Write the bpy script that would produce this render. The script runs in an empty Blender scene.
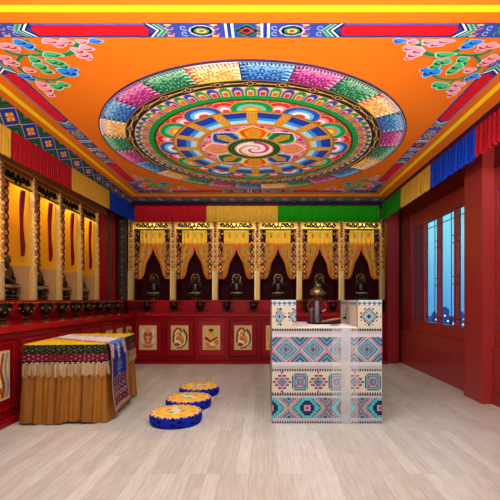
import bpy, math, random
from mathutils import Vector, Matrix
PI = math.pi
rnd = random.Random(7)
sc = bpy.context.scene
COL = sc.collection

# ------------------------------------------------------------------ colour
def lin(c):
    c = c / 255.0
    return c / 12.92 if c <= 0.04045 else ((c + 0.055) / 1.055) ** 2.4
def C(r, g, b): return (lin(r), lin(g), lin(b), 1.0)
def mixc(a, b, t): return tuple(a[i] * (1 - t) + b[i] * t for i in range(3)) + (1.0,)

# ------------------------------------------------------------------ materials
def amat(name, rough=0.6, metal=0.0, coat=0.0, spec=0.5, bump=0.0, bscale=60.0, var=0.0, vscale=8.0):
    m = bpy.data.materials.new(name); m.use_nodes = True
    nt = m.node_tree; b = nt.nodes['Principled BSDF']
    at = nt.nodes.new('ShaderNodeAttribute'); at.attribute_name = 'Col'
    src = at.outputs['Color']
    if var > 0:
        tc = nt.nodes.new('ShaderNodeTexCoord')
        nz = nt.nodes.new('ShaderNodeTexNoise'); nz.inputs['Scale'].default_value = vscale
        nz.inputs['Detail'].default_value = 4
        nt.links.new(tc.outputs['Object'], nz.inputs['Vector'])
        mr = nt.nodes.new('ShaderNodeMapRange')
        mr.inputs['From Min'].default_value = 0.3; mr.inputs['From Max'].default_value = 0.7
        mr.inputs['To Min'].default_value = 1 - var; mr.inputs['To Max'].default_value = 1 + var * 0.6
        nt.links.new(nz.outputs['Fac'], mr.inputs['Value'])
        vm = nt.nodes.new('ShaderNodeVectorMath'); vm.operation = 'SCALE'
        nt.links.new(src, vm.inputs[0]); nt.links.new(mr.outputs['Result'], vm.inputs['Scale'])
        src = vm.outputs['Vector']
    nt.links.new(src, b.inputs['Base Color'])
    b.inputs['Roughness'].default_value = rough
    b.inputs['Metallic'].default_value = metal
    b.inputs['Specular IOR Level'].default_value = spec
    b.inputs['Coat Weight'].default_value = coat
    b.inputs['Coat Roughness'].default_value = 0.15
    if bump > 0:
        tc = nt.nodes.new('ShaderNodeTexCoord')
        nz = nt.nodes.new('ShaderNodeTexNoise'); nz.inputs['Scale'].default_value = bscale
        bp = nt.nodes.new('ShaderNodeBump'); bp.inputs['Strength'].default_value = bump
        bp.inputs['Distance'].default_value = 0.01
        nt.links.new(tc.outputs['Object'], nz.inputs['Vector'])
        nt.links.new(nz.outputs['Fac'], bp.inputs['Height'])
        nt.links.new(bp.outputs['Normal'], b.inputs['Normal'])
    return m
PAINT = amat('painted_surface', 0.7, spec=0.15)
CLOTH = amat('woven_cloth', 0.9, spec=0.15, bump=0.15, bscale=250, var=0.12, vscale=14)
DESKM = amat('printed_cloth', 0.55, spec=0.25, bump=0.1, bscale=300)
LACQ = amat('red_lacquer', 0.38, spec=0.16, coat=0.0, var=0.10, vscale=3)
WALLM = amat('wall_lacquer', 0.36, spec=0.4, coat=0.08, var=0.08, vscale=2)
WOOD = amat('carved_wood', 0.5, bump=0.4, bscale=30, var=0.25, vscale=20)
GOLD = amat('gilded_wood', 0.42, metal=0.35, bump=0.5, bscale=45, var=0.22, vscale=30)
BRONZE = amat('dark_bronze', 0.33, metal=0.7, bump=0.3, bscale=70, var=0.35, vscale=25)
BRASS = amat('old_brass', 0.35, metal=0.85, bump=0.2, bscale=60, var=0.2, vscale=25)
SATIN = amat('gold_satin', 0.55, spec=0.4, bump=0.1, bscale=120, var=0.12, vscale=12)

def floor_mat():
    m = bpy.data.materials.new('pale_wood_planks'); m.use_nodes = True
    nt = m.node_tree; b = nt.nodes['Principled BSDF']; N = nt.nodes.new; L = nt.links.new
    tc = N('ShaderNodeTexCoord'); mp = N('ShaderNodeMapping'); mp.inputs['Rotation'].default_value = (0, 0, PI / 2)
    L(tc.outputs['Object'], mp.inputs['Vector'])
    br = N('ShaderNodeTexBrick'); L(mp.outputs['Vector'], br.inputs['Vector'])
    br.inputs['Color1'].default_value = C(214, 219, 209); br.inputs['Color2'].default_value = C(196, 198, 185)
    br.inputs['Mortar'].default_value = C(176, 174, 160)
    br.inputs['Scale'].default_value = 1.0; br.inputs['Mortar Size'].default_value = 0.0018
    br.inputs['Mortar Smooth'].default_value = 0.3
    br.inputs['Brick Width'].default_value = 0.95; br.inputs['Row Height'].default_value = 0.105
    br.offset = 0.37; br.offset_frequency = 3
    # long grain
    mp2 = N('ShaderNodeMapping'); mp2.inputs['Scale'].default_value = (9, 0.9, 1)
    L(tc.outputs['Object'], mp2.inputs['Vector'])
    nz = N('ShaderNodeTexNoise'); nz.inputs['Scale'].default_value = 5; nz.inputs['Detail'].default_value = 6
    L(mp2.outputs['Vector'], nz.inputs['Vector'])
    nz2 = N('ShaderNodeTexNoise'); nz2.inputs['Scale'].default_value = 1.1; nz2.inputs['Detail'].default_value = 3
    L(tc.outputs['Object'], nz2.inputs['Vector'])
    r1 = N('ShaderNodeMapRange'); r1.inputs['From Min'].default_value = .3; r1.inputs['From Max'].default_value = .7
    r1.inputs['To Min'].default_value = .86; r1.inputs['To Max'].default_value = 1.1; L(nz.outputs['Fac'], r1.inputs['Value'])
    r2 = N('ShaderNodeMapRange'); r2.inputs['From Min'].default_value = .3; r2.inputs['From Max'].default_value = .7
    r2.inputs['To Min'].default_value = .93; r2.inputs['To Max'].default_value = 1.05; L(nz2.outputs['Fac'], r2.inputs['Value'])
    mu = N('ShaderNodeMath'); mu.operation = 'MULTIPLY'; L(r1.outputs[0], mu.inputs[0]); L(r2.outputs[0], mu.inputs[1])
    vm = N('ShaderNodeVectorMath'); vm.operation = 'SCALE'; L(br.outputs['Color'], vm.inputs[0]); L(mu.outputs[0], vm.inputs['Scale'])
    L(vm.outputs[0], b.inputs['Base Color'])
    b.inputs['Roughness'].default_value = 0.3
    b.inputs['Specular IOR Level'].default_value = 0.45
    bp = N('ShaderNodeBump'); bp.inputs['Strength'].default_value = 0.08; bp.inputs['Distance'].default_value = .005
    L(nz.outputs['Fac'], bp.inputs['Height']); L(bp.outputs['Normal'], b.inputs['Normal'])
    return m
FLOORM = floor_mat()

def glass_mat(name, col, gl=0.12, body=0.0, bodycol=(1, 1, 1, 1)):
    m = bpy.data.materials.new(name); m.use_nodes = True
    nt = m.node_tree; nt.nodes.clear(); N = nt.nodes.new; L = nt.links.new
    o = N('ShaderNodeOutputMaterial'); t = N('ShaderNodeBsdfTransparent'); t.inputs['Color'].default_value = col
    g = N('ShaderNodeBsdfGlossy'); g.inputs['Roughness'].default_value = 0.04
    d = N('ShaderNodeBsdfDiffuse'); d.inputs['Color'].default_value = bodycol
    m0 = N('ShaderNodeMixShader'); m0.inputs[0].default_value = body; L(t.outputs[0], m0.inputs[1]); L(d.outputs[0], m0.inputs[2])
    mx = N('ShaderNodeMixShader'); mx.inputs[0].default_value = gl; L(m0.outputs[0], mx.inputs[1]); L(g.outputs[0], mx.inputs[2])
    L(mx.outputs[0], o.inputs['Surface'])
    return m
GLASS = glass_mat('window_glass', (0.92, 0.97, 1, 1), 0.05)
MAUVE = glass_mat('frosted_glass', (0.6, 0.4, 0.45, 1), 0.06, 0.9, C(120, 78, 92))
GLARE = glass_mat('glare_veil', (1, 1, 1, 1), 0.01, 0.24, C(240, 238, 238))  # pale veil that imitates glare on the desk
GLARE_MID = glass_mat('glare_veil_mid', (1, 1, 1, 1), 0.01, 0.28, C(244, 242, 242))
def emis(name, col, s):
    m = bpy.data.materials.new(name); m.use_nodes = True; nt = m.node_tree; b = nt.nodes['Principled BSDF']
    b.inputs['Base Color'].default_value = col; b.inputs['Emission Color'].default_value = col
    b.inputs['Emission Strength'].default_value = s; return m
LIT = emis('lit_window', C(215, 230, 255), 1.6)

# ------------------------------------------------------------------ mesh builder
class M:
    def __init__(s, col=(0.5, 0.5, 0.5, 1)):
        s.v = []; s.f = []; s.c = []; s.col = col
    def face(s, idx, col=None): s.f.append(tuple(idx)); s.c.append(col or s.col)
    def poly(s, pts, col=None):
        n = len(s.v); s.v += [tuple(p) for p in pts]; s.face(range(n, n + len(pts)), col)
    def box(s, x0, x1, y0, y1, z0, z1, col=None):
        n = len(s.v)
        s.v += [(x0, y0, z0), (x1, y0, z0), (x1, y1, z0), (x0, y1, z0), (x0, y0, z1), (x1, y0, z1), (x1, y1, z1), (x0, y1, z1)]
        for q in ((0, 3, 2, 1), (4, 5, 6, 7), (0, 1, 5, 4), (1, 2, 6, 5), (2, 3, 7, 6), (3, 0, 4, 7)):
            s.face([n + i for i in q], col)
    def bbox(s, x0, x1, y0, y1, z0, z1, b=0.01, col=None, axis='y'):
        """box whose front (-y) face is chamfered"""
        n = len(s.v)
        s.v += [(x0, y0 + b, z0), (x1, y0 + b, z0), (x1, y1, z0), (x0, y1, z0), (x0, y0 + b, z1), (x1, y0 + b, z1), (x1, y1, z1), (x0, y1, z1),
                (x0 + b, y0, z0 + b), (x1 - b, y0, z0 + b), (x1 - b, y0, z1 - b), (x0 + b, y0, z1 - b)]
        for q in ((0, 3, 2, 1), (4, 5, 6, 7), (1, 2, 6, 5), (2, 3, 7, 6), (3, 0, 4, 7), (8, 9, 10, 11), (0, 1, 9, 8), (1, 5, 10, 9), (5, 4, 11, 10), (4, 0, 8, 11)):
            s.face([n + i for i in q], col)
    def grid(s, nu, nv, pos, colf=None, wrapu=False):
        n = len(s.v); cu = nu if wrapu else nu + 1
        for j in range(nv + 1):
            for i in range(cu): s.v.append(tuple(pos(i / nu, j / nv)))
        for j in range(nv):
            for i in range(nu):
                i2 = (i + 1) % cu
                s.face((n + j * cu + i, n + j * cu + i2, n + (j + 1) * cu + i2, n + (j + 1) * cu + i),
                       colf((i + .5) / nu, (j + .5) / nv) if colf else None)
    def lathe(s, prof, seg=24, c=(0, 0, 0), colf=None, sx=1, sy=1, cap=True):
        """prof: list of (r, z[, col])"""
        n = len(s.v)
        for p in prof:
            for i in range(seg):
                a = 2 * PI * i / seg
                s.v.append((c[0] + p[0] * math.cos(a) * sx, c[1] + p[0] * math.sin(a) * sy, c[2] + p[1]))
        for j in range(len(prof) - 1):
            for i in range(seg):
                i2 = (i + 1) % seg
                cc = colf(i, j) if colf else (prof[j][2] if len(prof[j]) > 2 else None)
                s.face((n + j * seg + i, n + j * seg + i2, n + (j + 1) * seg + i2, n + (j + 1) * seg + i), cc)
        if cap:
            s.face([n + i for i in range(seg)][::-1], prof[0][2] if len(prof[0]) > 2 else None)
            k = n + (len(prof) - 1) * seg
            s.face([k + i for i in range(seg)], prof[-1][2] if len(prof[-1]) > 2 else None)
    def tube(s, pts, r, seg=8, col=None):
        rr = r if isinstance(r, (list, tuple)) else [r] * len(pts)
        n = len(s.v); P = [Vector(p) for p in pts]
        for k, p in enumerate(P):
            d = (P[min(k + 1, len(P) - 1)] - P[max(k - 1, 0)]).normalized()
            a = d.cross(Vector((0, 0, 1)) if abs(d.z) < .9 else Vector((1, 0, 0))).normalized(); b = d.cross(a)
            for i in range(seg):
                t = 2 * PI * i / seg; s.v.append(tuple(p + a * math.cos(t) * rr[k] + b * math.sin(t) * rr[k]))
        for k in range(len(P) - 1):
            for i in range(seg):
                i2 = (i + 1) % seg
                s.face((n + k * seg + i, n + k * seg + i2, n + (k + 1) * seg + i2, n + (k + 1) * seg + i), col)
        s.face([n + i for i in range(seg)][::-1], col); s.face([n + (len(P) - 1) * seg + i for i in range(seg)], col)
    def ball(s, c, r, seg=12, rings=8, col=None, sz=1.0):
        s.lathe([(max(r * math.sin(PI * k / rings), r * .02), -r * sz * math.cos(PI * k / rings), col or s.col) for k in range(rings + 1)], seg, c)
    def build(s, name, mat, parent=None, smooth=False, recalc=True):
        me = bpy.data.meshes.new(name); me.from_pydata(s.v, [], s.f)
        ca = me.color_attributes.new('Col', 'FLOAT_COLOR', 'CORNER')
        k = 0; buf = []
        for f, c in zip(s.f, s.c): buf += list(c) * len(f)
        ca.data.foreach_set('color', buf)
        if recalc:
            import bmesh
            bm = bmesh.new(); bm.from_mesh(me); bmesh.ops.recalc_face_normals(bm, faces=bm.faces[:]); bm.to_mesh(me); bm.free()
        if smooth:
            me.polygons.foreach_set('use_smooth', [True] * len(me.polygons))
            try: me.set_sharp_from_angle(angle=math.radians(40))
            except Exception: pass
        me.materials.append(mat)
        o = bpy.data.objects.new(name, me); COL.objects.link(o)
        if parent: o.parent = parent
        return o
def tag(o, label, cat, group=None, kind=None):
    o['label'] = label; o['category'] = cat
    if group: o['group'] = group
    if kind: o['kind'] = kind
    return o
def struct(o, label=None):
    o['kind'] = 'structure'
    if label: o['label'] = label
    return o
def thing(name, label, cat, loc=(0, 0, 0), rz=0, group=None):
    o = bpy.data.objects.new(name, None); COL.objects.link(o); o.empty_display_size = .1
    o.location = loc; o.rotation_euler = (0, 0, rz); return tag(o, label, cat, group)
def copy_tree(o, parent=None):
    c = o.copy(); COL.objects.link(c)
    if parent: c.parent = parent
    for ch in [x for x in bpy.data.objects if x.parent == o]: copy_tree(ch, c)
    return c
def dup(o, label, loc, rz=None, group=None):
    c = copy_tree(o); c['label'] = label; c.location = loc
    if rz is not None: c.rotation_euler = (0, 0, rz)
    if group: c['group'] = group
    return c
ORD = ['first', 'second', 'third', 'fourth', 'fifth', 'sixth', 'seventh', 'eighth', 'ninth', 'tenth']

# ------------------------------------------------------------------ camera (lens axis level, shifted)
EYE = 1.265
cam = bpy.data.cameras.new('camera'); co = bpy.data.objects.new('camera', cam); COL.objects.link(co)
co.location = (0, 0, EYE); co.rotation_euler = (PI / 2, 0, 0)
cam.sensor_width = 36; cam.lens = 392 / 500 * 36
cam.shift_x = -14 / 500; cam.shift_y = 50 / 500
cam.clip_start = .05; cam.clip_end = 2000
sc.camera = co

# ------------------------------------------------------------------ colours
ORANGE = C(218, 108, 16); YEL = C(246, 206, 22); RED = C(205, 18, 28); NAVY = C(14, 16, 70); BLUE = C(30, 66, 178)
WHITE = C(240, 238, 235); GREEN = C(20, 140, 62); DGREEN = C(8, 70, 44); PINK = C(222, 110, 140); BLACK = C(14, 12, 14)
GOLDC = C(214, 150, 38); SKYB = C(60, 150, 225); MAROON = C(84, 8, 16); LRED = C(160, 10, 20)

# ------------------------------------------------------------------ floor / walls / ceiling
CEIL = 3.295
m = M(); m.poly([(-3.6, -3.2, 0), (2.95, -3.2, 0), (2.95, 9.1, 0), (-3.6, 9.1, 0)])
struct(m.build('floor', FLOORM), 'pale greyish wood plank floor')
m = M(C(120, 18, 24)); m.box(-3.75, -3.6, -3.2, 9.1, 0, 3.6); struct(m.build('wall_left', WALLM))
m = M(C(120, 18, 24)); m.box(-3.75, 3.1, 9.1, 9.25, 0, 3.6); struct(m.build('wall_back', WALLM))
m = M(C(225, 205, 180)); m.box(-3.75, 3.1, -3.35, -3.2, 0, 3.6); struct(m.build('wall_front', PAINT))

# ---- paint helper on a horizontal plane (ceiling art, seen from below)
class Art:
    def __init__(s, z0, step=0.0006): s.m = M(); s.z0 = z0; s.st = step
    def Z(s, k): return s.z0 - k * s.st
    def poly(s, pts, col, k): s.m.poly([(p[0], p[1], s.Z(k)) for p in pts], col)
    def rect(s, x0, x1, y0, y1, col, k): s.poly([(x0, y0), (x1, y0), (x1, y1), (x0, y1)], col, k)
    def stroke(s, pts, w, col, k):
        ws = w if isinstance(w, (list, tuple)) else [w] * len(pts)
        L = []; R = []
        for i, p in enumerate(pts):
            a = pts[max(i - 1, 0)]; b = pts[min(i + 1, len(pts) - 1)]
            dx, dy = b[0] - a[0], b[1] - a[1]; d = math.hypot(dx, dy) or 1
            nx, ny = -dy / d * ws[i] / 2, dx / d * ws[i] / 2
            L.append((p[0] + nx, p[1] + ny)); R.append((p[0] - nx, p[1] - ny))
        for i in range(len(pts) - 1): s.poly([L[i], L[i + 1], R[i + 1], R[i]], col, k)
    def disc(s, c, rx, ry, col, k, n=14, rot=0):
        s.poly([(c[0] + rx * math.cos(2 * PI * i / n) * math.cos(rot) - ry * math.sin(2 * PI * i / n) * math.sin(rot),
                 c[1] + rx * math.cos(2 * PI * i / n) * math.sin(rot) + ry * math.sin(2 * PI * i / n) * math.cos(rot)) for i in range(n)], col, k)
def smooth_pts(pts, n=4):
    out = []
    for i in range(len(pts) - 1):
        p0 = pts[max(i - 1, 0)]; p1 = pts[i]; p2 = pts[i + 1]; p3 = pts[min(i + 2, len(pts) - 1)]
        for k in range(n):
            t = k / n
            out.append(tuple(0.5 * ((2 * p1[j]) + (-p0[j] + p2[j]) * t + (2 * p0[j] - 5 * p1[j] + 4 * p2[j] - p3[j]) * t * t + (-p0[j] + 3 * p1[j] - 3 * p2[j] + p3[j]) * t ** 3) for j in range(len(p1))))
    out.append(tuple(pts[-1])); return out

A = Art(CEIL)
EX0, EX1, EY1 = -2.62, 2.41, 7.73      # edges of the orange field
A.rect(EX0, EX1, -3.2, EY1, ORANGE, 0)
# slightly browner outer border
def frame(x0, x1, y0, y1, w, col, k):
    A.rect(x0, x1, y0, y0 + w, col, k); A.rect(x0, x1, y1 - w, y1, col, k)
    A.rect(x0, x0 + w, y0, y1, col, k); A.rect(x1 - w, x1, y0, y1, col, k)
frame(-2.535, 2.26, 2.698, 7.615, 0.065, YEL, 1)
# ornamental band
def band(o, ux, uy, L, w, reds, k0, stripes):
    """o origin, (ux,uy) unit along, width to the left of travel; reds list of (s0,s1)"""
    vx, vy = -uy, ux
    P = lambda s_, t: (o[0] + ux * s_ + vx * t * w, o[1] + uy * s_ + vy * t * w)
    Q = lambda pts, col, k: A.poly([P(*p) for p in pts], col, k)
    Q([(0, 0), (L, 0), (L, 1), (0, 1)], C(50, 66, 150), k0)
    segs = []; last = 0
    for (a, b) in reds: segs.append((last, a)); last = b
    segs.append((last, L))
    for (a, b) in reds:
        Q([(a, 0), (b, 0), (b, 1), (a, 1)], C(20, 40, 130), k0 + 1)
        Q([(a, .03), (b, .03), (b, .09), (a, .09)], C(120, 120, 190), k0 + 2)
        h = w * .55
        Q([(a + .03, .14), (b - .03, .14), (b + h * .3 - .03, .5), (b - .03, .86), (a + .03, .86), (a - h * .3 + .03, .5)], RED, k0 + 2)
        for sgn, e in ((-1, a), (1, b)):
            for q, cc in enumerate((NAVY, WHITE, NAVY, C(130, 190, 180), C(24, 130, 80), C(120, 170, 120))):
                d0 = q * .018; d1 = d0 + .018
                Q([(e + sgn * (d0 - .03), .02), (e + sgn * (d0 + .035), .5), (e + sgn * (d0 - .03), .98),
                   (e + sgn * (d1 - .03), .98), (e + sgn * (d1 + .035), .5), (e + sgn * (d1 - .03), .02)], cc, k0 + 3)
    for (a, b) in segs:
        # yellow and pale scrolls over blue
        n = max(2, int((b - a) / .12))
        for i in range(n):
            s0 = a + .09 + (b - a - .18) * (i + .5) / n
            if s0 < .02 or s0 > L - .02: continue
            kind = i % 3
            cc = (C(230, 120, 110), C(150, 165, 225), C(60, 160, 110))[kind]
            for t_ in (.3, .7):
                sp = [(s0 + .035 * (1 - j / 9) * math.cos(j * .75 + kind), t_ + .2 * (1 - j / 9) * math.sin(j * .75 + kind)) for j in range(9)]
                A.stroke([P(*p) for p in sp], .009, cc, k0 + 4)
            if kind == 0:
                A.disc(P(s0, .12), .03, .008, C(235, 200, 60), k0 + 4, 8, math.atan2(uy, ux)); A.disc(P(s0, .9), .03, .008, C(235, 200, 60), k0 + 4, 8, math.atan2(uy, ux))
        Q([(a, 0), (b, 0), (b, .05), (a, .05)], C(40, 60, 150), k0 + 4); Q([(a, .95), (b, .95), (b, 1), (a, 1)], C(40, 60, 150), k0 + 4)
    cm = stripes
    for c0 in (cm - .135, cm + .135):
        for d, cc in ((-.03, WHITE), (-.012, C(20, 50, 150)), (.018, WHITE)):
            Q([(c0 + d, 0), (c0 + d + (.02 if cc is WHITE else .03), 0), (c0 + d + (.02 if cc is WHITE else .03), 1), (c0 + d, 1)], cc, k0 + 6)
    for s_, cc in ((.11, C(24, 120, 90)), (.085, C(20, 30, 90)), (.06, C(220, 60, 50)), (.04, C(160, 190, 220)), (.02, C(20, 30, 90))):
        Q([(cm - s_, .5), (cm, .5 - s_ * 4.4), (cm + s_, .5), (cm, .5 + s_ * 4.4)], cc, k0 + 7 + int((.11 - s_) * 40))
    for q in (cm - .34, cm + .34):
        for s_, cc in ((.10, C(190, 190, 225)), (.085, C(30, 60, 140)), (.06, C(30, 140, 90)), (.04, C(230, 170, 90)), (.02, C(200, 40, 60))):
            A.disc(P(q, .5), s_, s_ * .62, cc, k0 + 7 + int((.10 - s_) * 60), 10, math.atan2(uy, ux))
# widths
FX0, FX1, FY0, FY1 = -2.36, 2.10, 2.87, 7.40
W = .155; CXM = (FX0 + FX1) / 2
band((FX0, FY0), 1, 0, FX1 - FX0, W, [(-1.75 - FX0, -.86 - FX0), (.57 - FX0, 1.46 - FX0)], 2, CXM - FX0)
band((FX1, FY1), -1, 0, FX1 - FX0, W * 1.15, [(FX1 - 1.44, FX1 - .55), (FX1 + .80, FX1 + 1.69)], 2, FX1 - CXM)
band((FX1, FY0), 0, 1, FY1 - FY0, W, [(.64, 1.57), (2.94, 3.85)], 2, 2.26)
band((FX0, FY1), 0, -1, FY1 - FY0, W, [(FY1 - 6.70, FY1 - 5.80), (FY1 - 4.44, FY1 - 3.50)], 2, 2.26)
# vines in four corners: traced once, then mirrored
def cpt(px, py):
    Zd = (CEIL - EYE) * 392 / (300 - py); return ((px - 264) * Zd / 392, Zd)
VC = ((FX0 + FX1) / 2, (FY0 + FY1) / 2)
def vine(mx, my):
    def T(px, py):
        x, y = cpt(px, py)
        x = x if not mx else 2 * VC[0] - x; y = y if not my else 2 * VC[1] - y
        return (x, y)
    G = C(24, 122, 66)
    for pts, w in (([(77, 39), (77, 45), (73, 51), (65, 54), (50, 54), (36, 49), (29, 43), (25, 39)], .034),
                   ([(4, 49), (12, 53), (22, 54.5), (34, 54.5), (50, 54)], .022),
                   ([(22, 54.5), (17.5, 60), (18, 66), (23, 71), (33, 76), (45, 79), (55, 79), (62, 77), (66, 74)], .022),
                   ([(41, 66), (36, 66), (33, 62), (38, 58)], .026), ([(62, 74), (60, 70), (54, 64)], .016),
                   ([(45, 79), (52, 84), (60, 85)], .014), ([(33, 76), (40, 82), (47, 86)], .014)):
        A.stroke(smooth_pts([T(*p) for p in pts]), w * 1.5, mixc(G, WHITE, .25), 9); A.stroke(smooth_pts([T(*p) for p in pts]), w * 1.2, G, 10)
    PKL, PKD = C(232, 150, 165), C(150, 20, 60)
    GL, GD = C(70, 178, 110), C(8, 60, 40)
    BL, BD = C(40, 130, 215), C(10, 40, 120)
    blobs = [(35, 59, 4, 2.4, 'g'), (41, 66, 4.5, 2.6, 'g'), (47, 70.5, 4, 2.2, 'g'), (52, 61, 4, 2.2, 'g'), (58, 62, 4.5, 2.4, 'g'), (63, 65.5, 4, 2, 'g'),
             (52, 54, 7, 2, 'g'), (64, 71, 4.2, 2.6, 'b'), (70, 72, 4.5, 3, 'b'), (74, 69, 3, 1.6, 'b'),
             (42, 84, 4, 2, 'p'), (47, 89, 4, 2.3, 'p'), (50, 94, 2.6, 1.8, 'p'), (57, 86, 4.5, 2.2, 'g'), (63, 84, 4, 2, 'g'),
             (25, 75.5, 4, 2, 'b'), (31, 78, 3, 1.7, 'b'), (4, 57, 4.5, 2, 'p'), (10, 61, 4.5, 2.3, 'p'), (15, 63, 3, 1.6, 'p'), (29, 69.5, 4, 1.8, 'p'),
             (4, 45, 5, 2.2, 'p'), (11, 46, 5, 2.4, 'p'), (16, 49, 3, 1.6, 'p'), (20, 41.5, 5, 2.2, 'b'), (28, 45, 4.5, 2.6, 'b'),
             (50, 40.5, 6, 1.8, 'p'), (59, 43.5, 5, 2.2, 'p'), (66, 41, 5, 2, 'p'), (78, 50, 4.5, 2.4, 'p'), (83, 54, 5, 2.6, 'p'), (88, 57, 3, 1.6, 'p'), (86, 47.5, 5, 2, 'p'), (82, 41, 4, 1.8, 'p'),
             (95, 40, 5, 1.7, 'b')]
    for q, (x, y, rx, ry, k) in enumerate(blobs):
        Zd = (CEIL - EYE) * 392 / (300 - y); sx = Zd / 392 * rx * 1.3; sy = Zd * Zd / ((CEIL - EYE) * 392) * ry * 1.3
        l, d = {'p': (PKL, PKD), 'g': (GL, GD), 'b': (BL, BD)}[k]
        c = T(x, y); kk = 11 + {'p': 0, 'g': .3, 'b': .6}[k] + .02 * q / 40
        fx_ = -1 if mx else 1; tl_ = (.9 if q % 2 else -.9) * fx_
        def leaf(sc_, col, kz, ox_=0, oy_=0):
            A.poly([(c[0] + ox_ * sx + sx * sc_ * (1 + .16 * math.cos(3 * a_ + tl_)) * math.cos(a_), c[1] + oy_ * sy + sy * sc_ * (1 + .16 * math.cos(3 * a_ + tl_)) * math.sin(a_)) for a_ in [2 * PI * i / 18 for i in range(18)]], col, kz)
        leaf(1.22, mixc(l, WHITE, .45), kk)
        leaf(1.02, l, kk + 1.2)
        A.stroke([(c[0] + sx * fx_ * (.1 + .6 * math.cos(t_)), c[1] + sy * .5 * math.sin(t_)) for t_ in [j_ * .45 for j_ in range(7)]], [sy * (.55 - .06 * j_) for j_ in range(7)], d, kk + 2.4)
for mx in (0, 1):
    for my in (0, 1): vine(mx, my)
ceil = A.m.build('ceiling', PAINT, recalc=False)
struct(ceil, 'bright orange ceiling with painted yellow line, red and blue border and vines in the corners')
m = M(MAROON); m.box(-3.75, 3.1, -3.2, 9.25, CEIL + .003, CEIL + .2)
struct(m.build('ceiling_slab', PAINT, ceil))

# ------------------------------------------------------------------ mandala
B = Art(CEIL - .016, .0006)
MC = (-.131, 5.2)
def pol(r, a): return (MC[0] + r * math.sin(a), MC[1] - r * math.cos(a))   # a = 0 is nearest, grows to the right
def ring(r0, r1, col, k, n=96, a0=0, a1=2 * PI):
    for i in range(n):
        t0 = a0 + (a1 - a0) * i / n; t1 = a0 + (a1 - a0) * (i + 1) / n
        B.poly([pol(r0, t0), pol(r1, t0), pol(r1, t1), pol(r0, t1)], col, k)
def sector(pts, ac, col, k):           # pts in (r, da)
    B.poly([pol(r, ac + d) for r, d in pts], col, k)
ring(0.01, 1.905, C(40, 20, 60), 0)
segc = [(C(18, 70, 160), C(60, 150, 215), C(180, 220, 240), C(10, 24, 90)), (C(150, 14, 100), C(215, 50, 150), C(245, 180, 215), C(90, 8, 70)),
        (C(8, 96, 60), C(30, 150, 90), C(190, 230, 200), C(4, 60, 44)), (C(246, 196, 70), C(250, 222, 120), C(255, 246, 225), C(215, 60, 40))]
for i in range(24):
    a0 = math.radians(-2.5 + 15 * i); da = math.radians(15); cs = segc[i % 4]
    for q in range(5):
        r0 = 1.61 + .056 * q; cc = mixc(cs[0], cs[1], min(1, q / 2)) if q < 3 else mixc(cs[1], cs[2], (q - 2) * .35)
        ring(r0, r0 + .056, cc, 1, 4, a0, a0 + da)
    # curls
    for q in range(3):
        cr = 1.70 + .045 * (q % 2); ca = a0 + da * (.2 + .3 * q)
        for rad in (.07, .055, .04, .025):
            pts = []
            for j in range(10):
                th = j / 9 * 1.5 * PI + q
                pts.append(pol(cr + rad * math.cos(th), ca + rad * math.sin(th) / cr))
            B.stroke(pts, .008, mixc(cs[3], cs[1], .25) if rad != .045 else cs[2], 2)
    for row in range(4):
        rr_ = 1.645 + .055 * row; nn_ = 6 + row
        for q in range(nn_):
            ca = a0 + da * (q + .5 + .3 * (row % 2)) / (nn_ + .4)
            arc = [pol(rr_ + .028 * math.sin(t_), ca + .026 / rr_ * math.cos(t_)) for t_ in [-.4 + j_ * .62 for j_ in range(7)]]
            B.stroke(arc, .008 if (q + row) % 2 else .006, mixc(cs[3], cs[0], .3) if (q + row) % 2 else mixc(cs[2], cs[1], .35), 2.5)
            B.disc(pol(rr_ + .004, ca), .008, .008, cs[2] if (q + row) % 2 else cs[3], 2.6, 6)
    # flames on outer rim and along one side
    for q in range(14):
        ca = a0 + da * (q + .5) / 14
        sector([(1.88, -.008), (1.80 + .03 * (q % 2), .004), (1.85, .004), (1.88, .009)], ca, cs[2] if i % 4 != 3 else cs[3], 3)
        sector([(1.885, -.006), (1.84, .012), (1.885, .013)], ca, cs[3] if i % 4 != 3 else WHITE, 3)
    for q in range(5):
        r0 = 1.63 + .05 * q
        sector([(r0, .003), (r0 + .03, .045), (r0 + .012, .04), (r0 + .03, .003)], a0, cs[3], 3)
        sector([(r0, -.003), (r0 + .03, -.04), (r0 + .012, -.036), (r0 + .03, -.003)], a0 + da, cs[2], 3)
    ring(1.61, 1.89, cs[3], 4, 1, a0 - .003, a0 + .003)
ring(1.505, 1.615, BLACK, 4)
ring(1.553, 1.567, C(220, 170, 84), 5); ring(1.606, 1.612, C(200, 150, 70), 5)
for i in range(32):
    a = 2 * PI * i / 32
    for d, r in ((0, .020), (-.03, .013), (.03, .013)):
        c = pol(1.56, a + d); B.disc(c, r * 1.7, r * 1.7, C(226, 176, 90), 6, 10); B.disc(c, r * 1.25, r * 1.25, BLACK, 6.5, 10); B.disc(c, r * .6, r * .6, (C(40, 60, 150) if d == 0 else BLACK), 7, 8)
    for d in (.05, .06, .07): B.stroke([pol(1.545, a + d), pol(1.575, a + d)], .006, C(230, 190, 110), 6)
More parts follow.
